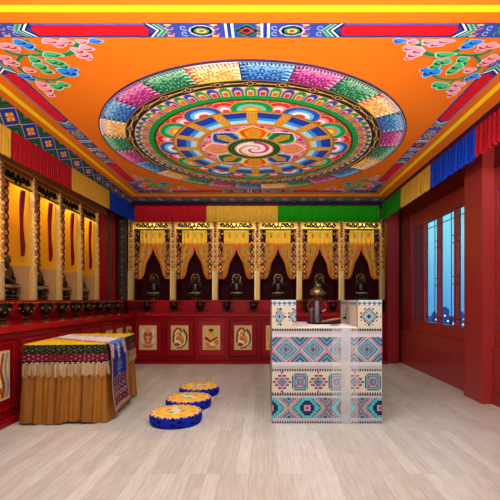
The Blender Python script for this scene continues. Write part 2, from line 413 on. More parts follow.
# arcade ring
ring(1.335, 1.505, C(200, 150, 90), 4)
NA = 72
for i in range(NA):
    a = 2 * PI * i / NA; w_ = PI / NA
    cc = (GREEN, C(24, 60, 170))[i % 2]; inn = (C(240, 80, 50), C(205, 24, 36))[i % 2]
    sector([(1.335, -w_ * .86), (1.45, -w_ * .86), (1.49, -w_ * .5), (1.502, 0), (1.49, w_ * .5), (1.45, w_ * .86), (1.335, w_ * .86)], a, cc, 5)
    sector([(1.34, -w_ * .55), (1.43, -w_ * .55), (1.45, 0), (1.43, w_ * .55), (1.34, w_ * .55)], a, C(225, 185, 120), 6)
    sector([(1.35, -w_ * .4), (1.42, -w_ * .4), (1.42, w_ * .4), (1.35, w_ * .4)], a, inn, 7)
    sector([(1.47, w_ * .8), (1.50, w_ * .6), (1.50, w_ * 1.4), (1.47, w_ * 1.2)], a, C(245, 190, 170), 7)
ring(1.275, 1.345, C(16, 138, 54), 8)
ring(1.262, 1.280, BLACK, 8)
# big petal ring
ring(1.04, 1.265, C(190, 60, 60), 4)
NP = 24
pet = [(C(16, 138, 70), C(90, 200, 180), C(240, 140, 40), C(255, 215, 60)), (C(205, 30, 50), C(240, 140, 170), C(250, 225, 230), C(225, 50, 60)),
       (C(24, 80, 180), C(110, 190, 235), C(245, 240, 240), C(225, 60, 70)), (C(205, 30, 50), C(240, 140, 170), C(250, 225, 230), C(225, 50, 60))]
for i in range(NP):
    a = 2 * PI * (i + .0) / NP; h = PI / NP; cs = pet[i % 4]; big = 1.55 if i % 2 == 0 else .95; lv = 9 if i % 2 == 0 else 5
    def pe(sc_, col, k):
        pts = [(1.035, -h * big * sc_)]
        for j in range(9):
            t = PI * j / 8; pts.append((1.035 + .205 * sc_ * (math.sin(t) ** .7 if 0 < j < 8 else 0.25), -h * big * sc_ * math.cos(t)))
        pts.append((1.035, h * big * sc_)); sector(pts, a, col, k)
    pe(1.08, GOLDC, lv); pe(1.0, cs[0], lv + .5); pe(.72, cs[1], lv + 1); pe(.52, cs[2], lv + 1.5); pe(.30, cs[3], lv + 2)
for i in range(NP * 2):
    B.disc(pol(1.245, 2 * PI * i / NP / 2), .014, .014, GOLDC, 12, 6)
# gold ring with blue blocks
ring(.70, 1.05, C(206, 140, 36), 12)
ring(1.03, 1.05, C(150, 90, 20), 13); ring(.70, .715, C(150, 90, 20), 13)
for i in range(16):
    a = 2 * PI * (i + .5) / 16
    for rr0, rr1, cc in ((.765, .83, C(170, 220, 240)), (.83, .89, C(60, 140, 220)), (.89, 1.01, C(14, 56, 160))):
        wv = .125
        sector([(rr0, -wv), (rr1, -wv * (1.0 if rr1 < .95 else 1.12)), (rr1, wv * (1.0 if rr1 < .95 else 1.12)), (rr0, wv)], a, cc, 14)
    sector([(.755, -.14), (.765, -.14), (.765, .14), (.755, .14)], a, C(240, 210, 110), 14)
    g = 2 * PI * i / 16
    for j in range(3):
        c = pol(.80 + .08 * j, g); B.disc(c, .03, .03, C(232, 178, 70), 14, 8); B.disc(c, .016, .016, C(150, 96, 20), 15, 8)
# inner lotus with eight petals
ring(.34, .705, C(228, 120, 150), 16)
for i in range(40):
    c = pol(.655, 2 * PI * i / 40); B.disc(c, .035, .035, (C(235, 190, 205), C(190, 30, 70), C(90, 160, 110))[i % 3], 17, 8); B.disc(c, .016, .016, C(200, 40, 80), 18, 6)
lot = [(C(246, 214, 40), C(226, 70, 30), C(226, 150, 30)), (C(90, 190, 130), C(14, 104, 60), C(200, 150, 40)), (C(246, 190, 205), C(240, 120, 140), C(226, 170, 60)),
       (C(120, 170, 230), C(20, 60, 150), C(200, 160, 60))]
for i in range(8):
    a = 2 * PI * i / 8; cs = lot[(0, 3, 2, 1)[i % 4]] if False else lot[[0, 1, 2, 3][i % 4]]
    if i % 4 == 0: cs = lot[0]
    def lp(s_, col, k):
        w_ = .41 * s_
        sector([(.33, -w_ * .7), (.45, -w_), (.56, -w_ * .95), (.62 * (.9 + .1 * s_), -w_ * .55), (.60 + .09 * s_, 0), (.62 * (.9 + .1 * s_), w_ * .55), (.56, w_ * .95), (.45, w_), (.33, w_ * .7)], a, col, k)
    lp(1.05, WHITE if i % 2 else C(250, 230, 90), 19); lp(.92, cs[0], 20); lp(.78, cs[1], 21); lp(.5 if i % 4 == 0 else .36, cs[2], 22)
    for j in range(4):
        B.stroke([pol(.42 + .04 * j, a - .1), pol(.45 + .04 * j, a), pol(.42 + .04 * j, a + .1)], .008, C(150, 90, 10), 23)
ring(.335, .375, GOLDC, 24); ring(.26, .345, C(6, 60, 44), 25); ring(.235, .262, GOLDC, 26)
for i in range(32): B.disc(pol(.302, 2 * PI * i / 32), .018, .018, C(24, 130, 90), 26, 8)
ring(0.001, .24, C(248, 225, 235), 27, 48)
for arm in range(4):
    cc = (C(196, 30, 120), C(250, 206, 30), C(226, 90, 30), C(160, 60, 170))[arm]
    pts = [pol(.232 * (1 - j / 22) + .004, (0, PI, .42, PI + .42)[arm] + j * .27) for j in range(22)]
    B.stroke(pts, [(.062 if arm < 2 else .022) * (1 - j / 26) for j in range(22)], cc, 28 + arm * .3)
mand = B.m.build('ceiling_mandala', PAINT, recalc=False)
for f_ in (mand, ceil):
    pass
tag(mand, 'huge round mandala painting with coloured rim segments on the orange ceiling', 'mural')
def flip_down(o):
    import bmesh
    bm = bmesh.new(); bm.from_mesh(o.data); bm.normal_update()
    fl = [f for f in bm.faces if f.normal.z > 0.3]
    bmesh.ops.reverse_faces(bm, faces=fl); bm.to_mesh(o.data); bm.free()
flip_down(mand); flip_down(ceil)
# backing board so that the painting has a body
m = M(C(40, 20, 60)); m.lathe([(1.90, -.0155), (1.90, -.001)], 96, (MC[0], MC[1], CEIL - .0)); m.build('backing_board', PAINT, mand)

# ------------------------------------------------------------------ cornices
def lattice_strip(name, p_top, p_bot, L, n, back=False):
    """p_top(s), p_bot(s) -> 3D edge points, s in metres along; diamonds"""
    m = M()
    def P(s_, t, k=0):
        a = Vector(p_top(s_)); b = Vector(p_bot(s_)); d = (Vector(p_top(s_ + .01)) - a).normalized()
        nrm = d.cross(b - a).normalized()
        if nrm.z > 0: nrm = -nrm
        return tuple(a + (b - a) * t + nrm * k * .0008)
    per = L / n
    for i in range(n):
        s0 = i * per; c = s0 + per / 2
        m.poly([P(s0, 0), P(s0 + per, 0), P(s0 + per, 1), P(s0, 1)], C(24, 66, 50))
        def dia(cx, sx, st, col, k, t0=.5):
            m.poly([P(cx - sx, t0, k), P(cx, max(0, t0 - st), k), P(cx + sx, t0, k), P(cx, min(1, t0 + st), k)], col)
        dia(c, per * .5, .5, C(186, 160, 140), 1); dia(c, per * .455, .455, C(40, 40, 60), 2); dia(c, per * .42, .42, C(16, 34, 160), 3)
        dia(c, per * .29, .29, C(40, 70, 60), 4)
        for ex, et in ((0, .13), (0, -.13), (.13, 0), (-.13, 0)): dia(c + per * ex, per * .10, .10, C(214, 150, 60), 5, .5 + et)
        dia(c, per * .09, .09, C(225, 90, 30), 6)
        for t0, e in ((0, 1), (1, -1)):
            for sx, st, cc, k in ((.40, .40, C(26, 84, 60), 1), (.31, .31, C(12, 50, 40), 2), (.22, .22, C(30, 90, 60), 3), (.11, .11, C(170, 120, 60), 4)):
                m.poly([P(s0 + per - 0 - per * sx, t0, k), P(min(s0 + per, L), t0 + e * st, k), P(s0 + per, t0, k)], cc)
                m.poly([P(s0, t0, k), P(s0, t0 + e * st, k), P(s0 + per * sx, t0, k)], cc)
    m.poly([P(0, -.02, 7), P(L, -.02, 7), P(L, .02, 7), P(0, .02, 7)], C(150, 80, 30))
    o = m.build(name, PAINT, recalc=False)
    return o
def lval_top(y): return 3.231 - .136 * (8.2 - y) / 4.0
def lval_bot(y): return 2.897 - .116 * (8.2 - y) / 4.13
Y0 = 2.1
struct(lattice_strip('trim_1', lambda s_: (-2.62, Y0 + s_, CEIL), lambda s_: (-2.735, Y0 + s_, lval_top(Y0 + s_)), 8.0 - Y0, 16),
       'blue and gold diamond patterned cornice above left wall')
struct(lattice_strip('trim_2', lambda s_: (-2.62 + s_, 7.73, CEIL), lambda s_: (-2.62 + s_, 7.95, 3.264), 5.03, 14), 'chevron patterned cornice above back wall')
m = M()
m.poly([(-2.70, 7.95, 3.264), (2.45, 7.95, 3.264), (2.45, 8.08, 3.245), (-2.70, 8.08, 3.245)], NAVY)
m.poly([(-2.75, 8.08, 3.245), (2.47, 8.08, 3.245), (2.47, 8.24, 3.225), (-2.75, 8.24, 3.225)], C(90, 10, 20))
struct(m.build('trim_3', PAINT, recalc=False), 'navy and dark red moulding above the back valance')
m = M()
m.poly([(2.41, -3, CEIL), (2.41, 7.73, CEIL), (2.425, 7.95, 3.283), (2.425, -3, 3.283)], C(16, 18, 60))
m.poly([(2.425, -3, 3.283), (2.425, 7.95, 3.283), (2.47, 8.2, 3.25), (2.47, -3, 3.25)], C(90, 10, 20))
m.poly([(2.47, -3, 3.25), (2.47, 8.2, 3.25), (2.80, 8.2, 3.25), (2.80, -3, 3.25)], MAROON)
struct(m.build('trim_4', PAINT, recalc=False), 'navy and dark red moulding above right wall')

# ------------------------------------------------------------------ valances (pleated cloth)
def valance(name, p0, p1, zt, zb, col, label, group, jag=0.02, pleat=.055, amp=.012):
    p0 = Vector(p0); p1 = Vector(p1); L = (p1 - p0).length; d = (p1 - p0) / L; nrm = Vector((-d.y, d.x, 0))
    mid = Vector((0, 4, 0));
    if (mid - p0).dot(nrm) < 0: nrm = -nrm
    th = thing(name, label, 'valance', (p0.x, p0.y, zb((p0.y))), 0, group)
    org = Vector((p0.x, p0.y, zb(p0.y)))
    n = max(8, int(L / pleat) * 6)
    ph = rnd.random() * 6
    def off(s_, t):
        return amp * (.25 + .75 * t) * (math.sin(2 * PI * s_ / pleat + ph) + .4 * math.sin(2 * PI * s_ / (pleat * 2.7)))
    def pos(u, t, side=0):
        s_ = u * L; q = p0 + d * s_; y = q.y
        zz = zt(y) + (zb(y) + jag * math.sin(2 * PI * s_ / pleat + ph + 1.0) * .5 - zt(y)) * t
        q = q + nrm * (off(s_, t) + .022 - side)
        return (q.x - org.x, q.y - org.y, zz - org.z)
    def cf(u, t):
        k = .5 + .5 * math.sin(2 * PI * u * L / pleat * .37 + ph)
        base = mixc(col, mixc(col, BLACK, .35), .12 * k)
        return base
    m = M(); m.grid(n, 8, pos, cf)
    m.grid(n, 8, lambda u, t: pos(u, t, .005), cf)
    m.build('pleated_cloth', CLOTH, th, smooth=True, recalc=False)
    r = M(mixc(col, BLACK, .5)); a = pos(0, 0.0, .01); b = pos(1, 0.0, .01)
    r.tube([a, b], .008, 6); r.build('heading_cord', CLOTH, th)
    return th
VY, VR, VB, VG = C(200, 150, 48), C(158, 14, 26), C(8, 54, 168), C(18, 126, 6)
Xl = -2.74
f0 = lambda y: lval_top(y) - .004
for (a, b, c, nm, lb) in ((2.6, 4.22, VY, 'yellow', 'yellow valance at the near end of left wall, cut by picture edge'), (4.22, 5.55, VR, 'red', 'long dark red pleated valance on left wall between two yellow ones'),
                      (5.55, 6.9, VY, 'yellow', 'yellow valance on left wall between red and blue ones'), (6.9, 8.16, VB, 'blue', 'blue pleated valance on left wall at the back corner')):
    valance('fabric_valance', (Xl, a + .002, 0), (Xl, b - .002, 0), f0, lval_bot, c, lb, 'valances along the left wall', jag=.006, amp=.006, pleat=.05)
zb_ = lambda y: 2.897
for (a, b, c, lb) in ((-2.70, -1.205, VR, 'red pleated valance at left of back wall above two shrine niches'), (-1.203, .29, VY, 'yellow pleated valance in the middle of back wall'),
                      (.292, 2.40, VG, 'green pleated valance along right part of back wall')):
    valance('fabric_valance', (a + .002, 8.2, 0), (b - .002, 8.2, 0), lambda y: 3.226, zb_, c, lb, 'valances along the back wall', jag=.02, pleat=.075, amp=.014)
for (a, b, c, lb) in ((8.10, 6.96, VG, 'green pleated valance on right wall at the back corner'), (6.96, 5.73, VY, 'yellow pleated valance on right wall above red window frame'),
                      (5.73, 4.51, VB, 'blue pleated valance on right wall above windows'), (4.51, 2.9, VR, 'red pleated valance on right wall nearest the viewer')):
    valance('fabric_valance', (2.455, a - .002, 0), (2.455, b + .002, 0), lambda y: 3.248, lambda y: 2.915, c, lb, 'valances along the right wall', jag=.04, pleat=.085, amp=.016)

# ------------------------------------------------------------------ door pictures
def picture(m, x0, x1, z0, z1, y, kind, sd):
    r = random.Random(sd); w = x1 - x0; h = z1 - z0
    m.box(x0, x1, y, y + .008, z0, z1, C(222, 188, 120))
    k = [0]
    def P(u, v, lay): return (x0 + u * w, y - .0008 - lay * .0005, z0 + v * h)
    def disc(u, v, ru, rv, col, lay, n=12, rot=0):
        m.poly([P(u + ru * math.cos(2 * PI * i / n) * math.cos(rot) - rv * math.sin(2 * PI * i / n) * math.sin(rot) * h / w * .7,
                  v + ru * math.cos(2 * PI * i / n) * math.sin(rot) * w / h + rv * math.sin(2 * PI * i / n) * math.cos(rot), lay) for i in range(n)], col)
    def stroke(pts, wd, col, lay):
        pts = smooth_pts(pts, 3)
        for i in range(len(pts) - 1):
            a, b = pts[i], pts[i + 1]; dx, dy = (b[0] - a[0]) * w, (b[1] - a[1]) * h; d = math.hypot(dx, dy) or 1
            wt = wd * (1 - .5 * i / len(pts))
            nx, ny = -dy / d * wt / 2 / w, dx / d * wt / 2 / h
            m.poly([P(a[0] + nx, a[1] + ny, lay), P(b[0] + nx, b[1] + ny, lay), P(b[0] - nx, b[1] - ny, lay), P(a[0] - nx, a[1] - ny, lay)], col)
    for i in range(14):
        disc(r.uniform(.1, .9), r.uniform(.08, .92), .06, .03, mixc(C(196, 160, 90), C(235, 215, 160), r.random()), 1, 8)
    if kind == 0:      # symmetric red flower emblem
        for sx in (-1, 1):
            X = lambda u: .5 + sx * u
            disc(X(.28), .7, .1, .16, C(225, 215, 200), 2); disc(X(.3), .38, .1, .12, C(220, 210, 190), 2)
            stroke([(X(.03), .25), (X(.2), .5), (X(.16), .72), (X(.04), .62)], .05, C(205, 90, 50), 3)
            disc(X(.1), .62, .1, .07, C(200, 50, 40), 4); disc(X(.16), .56, .06, .03, C(60, 130, 70), 5)
            disc(X(.12), .45, .08, .05, C(215, 60, 45), 5); stroke([(X(.04), .3), (X(.25), .2), (X(.36), .3)], .02, C(150, 140, 120), 3)
        disc(.5, .82, .1, .12, C(226, 160, 50), 3); disc(.5, .32, .1, .05, C(226, 130, 40), 4); disc(.5, .14, .28, .06, C(210, 110, 70), 4)
    elif kind == 1:    # swirling brown and white figure
        disc(.45, .5, .33, .36, C(228, 150, 50), 2); disc(.42, .42, .24, .2, C(250, 236, 200), 3)
        stroke([(.15, .3), (.2, .75), (.45, .9), (.62, .75), (.5, .58)], .04, C(120, 60, 20), 4)
        stroke([(.7, .85), (.9, .6), (.85, .3), (.6, .1), (.35, .08)], .04, C(100, 50, 16), 4)
        stroke([(.6, .7), (.8, .5), (.75, .25), (.5, .17)], .035, C(240, 230, 205), 5)
        stroke([(.25, .62), (.35, .78), (.5, .74)], .03, C(250, 240, 220), 5)
        disc(.45, .5, .16, .09, C(230, 140, 30), 6); disc(.35, .22, .16, .07, C(150, 60, 24), 6); disc(.62, .36, .09, .08, C(220, 120, 30), 6)
        stroke([(.3, .46), (.5, .4), (.62, .52)], .02, C(110, 50, 20), 7)
    elif kind == 2:    # seated red-sashed emblem
        disc(.5, .75, .3, .2, C(226, 190, 90), 2); disc(.48, .8, .14, .08, C(140, 80, 40), 3); disc(.46, .82, .05, .04, C(50, 24, 16), 4); disc(.58, .82, .06, .04, C(70, 34, 20), 4)
        disc(.5, .62, .22, .1, C(235, 170, 60), 3)
        stroke([(.15, .5), (.32, .42), (.45, .33), (.6, .42), (.85, .52)], .055, C(150, 16, 24), 5)
        disc(.55, .28, .26, .12, C(240, 220, 170), 4); disc(.78, .32, .14, .1, C(228, 130, 40), 5); disc(.3, .22, .14, .08, C(226, 160, 60), 5)
        disc(.5, .08, .35, .04, C(228, 130, 40), 5); stroke([(.2, .3), (.4, .14), (.7, .16), (.85, .25)], .02, C(180, 90, 40), 6)
    else:
        for i in range(5):
            u = .15 + .17 * i
            stroke([(u, .05), (u + .08, .3), (u - .05, .6), (u + .06, .95)], .05, [C(226, 150, 50), C(200, 190, 190), C(240, 226, 190), C(150, 70, 20), C(150, 150, 165)][i], 2 + i % 3)
        disc(.5, .2, .2, .08, C(170, 80, 20), 6); disc(.35, .75, .12, .08, C(250, 240, 215), 6)

# ------------------------------------------------------------------ cabinets: local frame x along, -y to the room
def cabinet(name, label, loc, rz, Wd, depth, kind, sd, group, lift=0, top=.915, zoff=0):
    t = thing(name, label, 'cabinet', loc, rz, group)
    g = .002
    m = M(C(132 + lift, 8 + lift // 2, 16 + lift // 2))
    m.box(g, Wd - g, .045, depth, 0.0, top)
    m.box(g, Wd - g, .0, .045, .0, .075); m.box(g, Wd - g, .02, .045, .075, .10)
    m.box(g, .045, .0, .045, .10, top); m.box(Wd - .045, Wd - g, .0, .045, .10, top); m.box(.045, Wd - .045, .0, .045, top - .06, top)
    m.build('body', LACQ, t)
    d = M(C(146 + lift, 8 + lift, 18 + lift))
    zb, zt = .105, top - .065
    d.bbox(.05, Wd - .05, .012, .044, zb, zt, .008)
    # raised frame and recessed field
    x0, x1, z0, z1 = .05, Wd - .05, zb, zt
    for (a, b, c, e) in ((x0 + .025, x1 - .025, z0 + .025, z0 + .045), (x0 + .025, x1 - .025, z1 - .045, z1 - .025),
                         (x0 + .025, x0 + .045, z0 + .045, z1 - .045), (x1 - .045, x1 - .025, z0 + .045, z1 - .045)):
        d.bbox(a, b, .004, .012, c, e, .004, C(160 + lift // 2, 14 + lift, 24 + lift))
    dd = d.build('door', LACQ, t)
    if kind is not None:
        p = M(); pw = min(.36, Wd - .23)
        cx = Wd / 2
        picture(p, cx - pw / 2, cx + pw / 2, .245, .745, -.004 + .006, kind, sd)
        p.build('painted_panel', PAINT, dd, recalc=False)
    return t
kinds = [0, 1, 2, 1, 3, 0, 1, 2]
BW = .649
names = ['red altar cabinet with the symmetric red flower picture, leftmost along back wall', 'red altar cabinet with swirling figure picture, second from left on back wall',
         'lighter red altar cabinet with red-sashed figure picture on back wall', 'red altar cabinet with swirl picture just left of the patterned desk',
         'red altar cabinet mostly hidden behind left edge of patterned desk', 'red altar cabinet behind the middle of patterned desk', 'red altar cabinet behind right half of patterned desk', 'last red altar cabinet on back wall beside dark gap']
for i in range(8):
    cabinet('altar_cabinet', names[i], (-2.70 + BW * i, 8.02, 0), 0, BW, .9, kinds[i], 10 + i, 'altar cabinets along the back wall', lift=(22 if i == 2 else 0))
ys = [3.56, 4.26, 5.00, 5.74, 6.48, 6.97, 7.46, 7.95]
lnames = ['red altar cabinet with tall streaked gold picture at left picture edge', 'plum red altar cabinet behind left front corner of gold table', 'red altar cabinet on left wall behind middle of gold table',
          'red altar cabinet on left wall behind far half of gold table', 'narrow red altar cabinet on left wall past the gold table', 'narrow red altar cabinet, second before the back left corner', 'narrow red altar cabinet touching the back left corner']
for i in range(7):
    cabinet('altar_cabinet', lnames[i], (-2.65, ys[i], 0), PI / 2, ys[i + 1] - ys[i], .9, (3, 0, 1, 2, 1, 0, 1)[i], 30 + i, 'altar cabinets along the left wall', lift=(16 if i == 1 else 0))

# countertops and steps
def ctop(name, label, x0, x1, y0, y1, z0, z1, cat, col=C(190, 14, 28)):
    cx, cy = (x0 + x1) / 2, (y0 + y1) / 2
    t = thing(name, label, cat, (cx, cy, z0))
    return t
m = M(C(166, 12, 24)); m.bbox(-2.60, 2.50, 7.98, 9.0, .92, .99, .012)
tag(m.build('countertop', LACQ), 'long red lacquer countertop along the back wall', 'countertop')
m = M(C(166, 12, 24)); m.bbox(3.5, 7.96, 2.61, 3.5, .92, .99, .012)
o = m.build('countertop', LACQ); o.rotation_euler = (0, 0, PI / 2)
# bbox front at local y=2.61 -> world x=-2.61
tag(o, 'long red lacquer countertop along the left wall', 'countertop')
def step(x0, x1, yf, yb, n, off, sp, label, rz):
    t = thing('altar_step', label, 'shelf', (0, 0, .991), rz)
    m = M(C(104, 5, 14)); m.box(x0, x1, yf + .012, yb, 0, .272)
    m.box(x0, x1, yf - .004, yf + .02, .240, .272, C(176, 14, 28)); m.box(x0, x1, yf - .002, yf + .02, 0, .03, C(170, 14, 26))
    m.build('body', LACQ, t)
    for k in range(n):
        c = off + sp * (k + .5); q = M(C(168, 10, 24))
        for rr, yy in ((1, 0), (.8, -.008)):
            pts = [(c + (sp * .42) * rr * math.cos(a) * (1 + .05 * math.cos(4 * a)), .135 + .105 * rr * math.sin(a) * (1 + .05 * math.cos(4 * a))) for a in [2 * PI * i / 24 for i in range(24)]]
            n0 = len(q.v)
            q.v += [(p[0], yf + .004 + yy, p[1]) for p in pts] + [(p[0], yf + .0119, p[1]) for p in pts]
            q.face([n0 + i for i in range(24)])
            for i in range(24): q.face((n0 + i, n0 + (i + 1) % 24, n0 + 24 + (i + 1) % 24, n0 + 24 + i))
        q.build('raised_panel', LACQ, t)
    return t
step(-2.92, 2.50, 8.38, 9.0, 9, -2.45 + .0, .557, 'red step with rounded panels behind goblets on back counter', 0)
step(3.5, 8.36, 2.95, 3.5, 9, 4.13, .405, 'red step with rounded panels behind goblets on left counter', PI / 2)

m = M(C(140, 8, 20)); m.box(-2.56, 2.44, 7.72, 8.015, 0, .05); struct(m.build('baseboard_back', LACQ), 'low red plinth along the back cabinets')
m = M(C(140, 8, 20)); m.box(-2.645, -2.56, 3.5, 7.96, 0, .05); struct(m.build('baseboard_left', LACQ), 'low red plinth along the left cabinets')

# ------------------------------------------------------------------ goblets
def make_goblet(label):
    t = thing('goblet', label, 'goblet'); t.scale = (1.15, 1.15, 1.0)
    bl = C(22, 18, 16); go = C(176, 120, 44)
    b = M(bl)
    prof = [(.012, .085), (.030, .092), (.055, .110), (.072, .140), (.076, .170), (.072, .200), (.070, .222), (.079, .240), (.083, .250), (.080, .256), (.066, .252), (.060, .215), (.05, .16), (.01, .13)]
    b.lathe(prof, 24, (0, 0, 0), cap=False)
    for i in range(20):
        a = 2 * PI * i / 20; b.ball((.080 * math.cos(a), .080 * math.sin(a), .243), .009, 8, 5, go)
    for i in range(6):
        a = 2 * PI * i / 6 - PI / 2 + .3; b.ball((.070 * math.cos(a), .070 * math.sin(a), .175), .019, 10, 6, C(150, 86, 40))
        b.ball((.066 * math.cos(a + .52), .066 * math.sin(a + .52), .145), .010, 8, 5, go)
    b.build('bowl', BRONZE, t, smooth=True)
    f = M(C(110, 80, 40)); f.lathe([(.056, 0, go), (.056, .008, go), (.045, .016), (.032, .028), (.022, .040, bl), (.015, .055, bl), (.024, .066), (.016, .078, bl), (.014, .088)], 20)
    f.build('foot', BRASS, t, smooth=True)
    return t
gob = None
for k in range(9):
    gsc = 1; lab = 'black and brass goblet on left counter, %s from the front' % ORD[k]
    loc = (-2.75, 4.13 + .405 * k, .991)
    if gob is None: gob = make_goblet(lab); gob['group'] = 'goblets along the left counter'; gob.location = loc
    else: dup(gob, lab, loc, k * .4, 'goblets along the left counter')
for k in range(9):
    lab = 'black and brass goblet on back counter, %s from the left' % ORD[k]
    dup(gob, lab, (-2.45 + .557 * k, 8.2, .991), k * .3, 'goblets along the back counter')

# ------------------------------------------------------------------ niches
def rib(m, pts, w, y0, y1, col, closed=False):
    """flat bent bar in the local xz plane with depth y0..y1"""
    for i in range(len(pts) - 1):
        a, b = pts[i], pts[i + 1]; dx, dz = b[0] - a[0], b[1] - a[1]; d = math.hypot(dx, dz) or 1
        wt = w[i] if isinstance(w, (list, tuple)) else w
        nx, nz = -dz / d * wt / 2, dx / d * wt / 2
        n = len(m.v)
        for yy in (y0, y1):
            m.v += [(a[0] + nx, yy, a[1] + nz), (b[0] + nx, yy, b[1] + nz), (b[0] - nx, yy, b[1] - nz), (a[0] - nx, yy, a[1] - nz)]
        for q in ((0, 1, 2, 3), (7, 6, 5, 4), (0, 4, 5, 1), (1, 5, 6, 2), (2, 6, 7, 3), (3, 7, 4, 0)): m.face([n + i_ for i_ in q], col)
def spiral(cx, cz, r, turns, ph, sg=1, n=14, aspect=1):
    return [(cx + r * (1 - .8 * i / n) * math.cos(ph + sg * turns * 2 * PI * i / n), cz + aspect * r * (1 - .8 * i / n) * math.sin(ph + sg * turns * 2 * PI * i / n)) for i in range(n + 1)]
PWD = .12
def make_niche(label, Wn, zhb, zht, ztop, D, kind, PWD=.12):
    """local x 0..Wn between pillar centres"""
    t = thing('shrine_niche', label, 'niche')
    hp = PWD / 2 + .001; x0, x1 = hp, Wn - hp; H = zht
    c = M(C(64, 4, 12) if kind == 'back' else C(196, 124, 30))
    c.box(x0, x1, D - .02, D, 0, ztop)                       # back board
    c.build('back_board', PAINT, t)
    for (a, b) in ((x0, x0 + .012), (x1 - .012, x1)):
        s_ = M(); 
        if kind == 'back': s_.box(a, b, .05, D - .021, 0, ztop, C(80, 8, 14))
        else:
            s_.box(a, b, .05, D - .021, 0, .45, C(176, 132, 84)); s_.box(a, b, .05, D - .021, .45, ztop, C(222, 156, 18))
        s_.build('side_board', PAINT, t)
    tp = M(C(150, 90, 30)); tp.box(x0 + .013, x1 - .013, .0, D - .021, zht + .02, zht + .045); tp.build('top_board', WOOD, t)
    # header panel with scrollwork
    h = M(C(250, 206, 70)); h.box(x0, x1, .030, .040, zhb, zht); h.box(x0, x1, .0, .05, zht - .006, zht + .018, C(150, 84, 24)); h.box(x0, x1, .005, .035, zhb - .010, zhb + .004, C(90, 30, 16))
    hd = h.build('header', GOLD, t)
    s2 = M(C(24, 12, 10)); cx = Wn / 2; hh = zht - zhb; mz = zhb + hh * .5
    s2.ball((cx, .02, mz), .026, 10, 6, sz=1.4); rib(s2, [(cx - .05, zhb + .01), (cx, mz + .05), (cx + .05, zhb + .01)], .018, .012, .028, None)
    for sg in (-1, 1):
        for q, dx in enumerate((.10, .20, .29)):
            if dx < Wn / 2 - hp - .02:
                rib(s2, spiral(cx + sg * dx, mz, hh * .30, 1.1, PI * .5 * q, sg), .030 if kind == 'back' else .015, .012, .028, None)
                rib(s2, [(cx + sg * (dx - .05), mz - hh * .25), (cx + sg * dx, mz + hh * .32), (cx + sg * (dx + .05), mz - hh * .1)], .024 if kind == 'back' else .012, .012, .028, None)
    s2.build('scrollwork', PAINT, hd)
    # side fretwork: gilded wavy strips with dark scrolls
    for sg, xe in ((1, x0), (-1, x1)):
        if kind == 'left' and sg == -1: continue
        w_ = .115
        f = M(C(226, 150, 40)); zlow = .50
        n = 22
        f.grid(1, n, lambda u, v: (xe + sg * (u * w_ * (.75 + .25 * math.sin(v * 24))), .022, zhb - v * (zhb - zlow)), lambda u, v: C(226, 156, 44) if int(v * n) % 4 else C(150, 40, 30))
        f.grid(1, n, lambda u, v: (xe + sg * (u * w_ * (.75 + .25 * math.sin(v * 24))), .034, zhb - v * (zhb - zlow)))
        fo = f.build('fretwork', GOLD, t, recalc=False)
        s3 = M(C(40, 16, 24))
        pts = [(xe + sg * (.055 + .038 * math.sin(i * .75)), zhb - i * (zhb - zlow) / 40) for i in range(41)]
        rib(s3, pts, .018, .012, .022, C(40, 12, 50)); pts = [(xe + sg * (.055 - .038 * math.sin(i * .75)), zhb - i * (zhb - zlow) / 40) for i in range(41)]
        rib(s3, pts, .018, .014, .022, C(110, 14, 36))
        for i in range(5 if kind == 'back' else 0): s3.ball((xe + sg * (.05 + .03 * (i < 2)), .018, zhb - .05 - i * .10), .045 - .006 * i, 8, 5, C(20, 16, 20), sz=.8)
        for i in range(6): s3.ball((xe + sg * .037, .016, zhb - .5 - i * .11), .013, 8, 5, (C(60, 70, 130), C(240, 190, 80))[i % 2])
        s3.build('scrollwork', PAINT, fo)
    return t
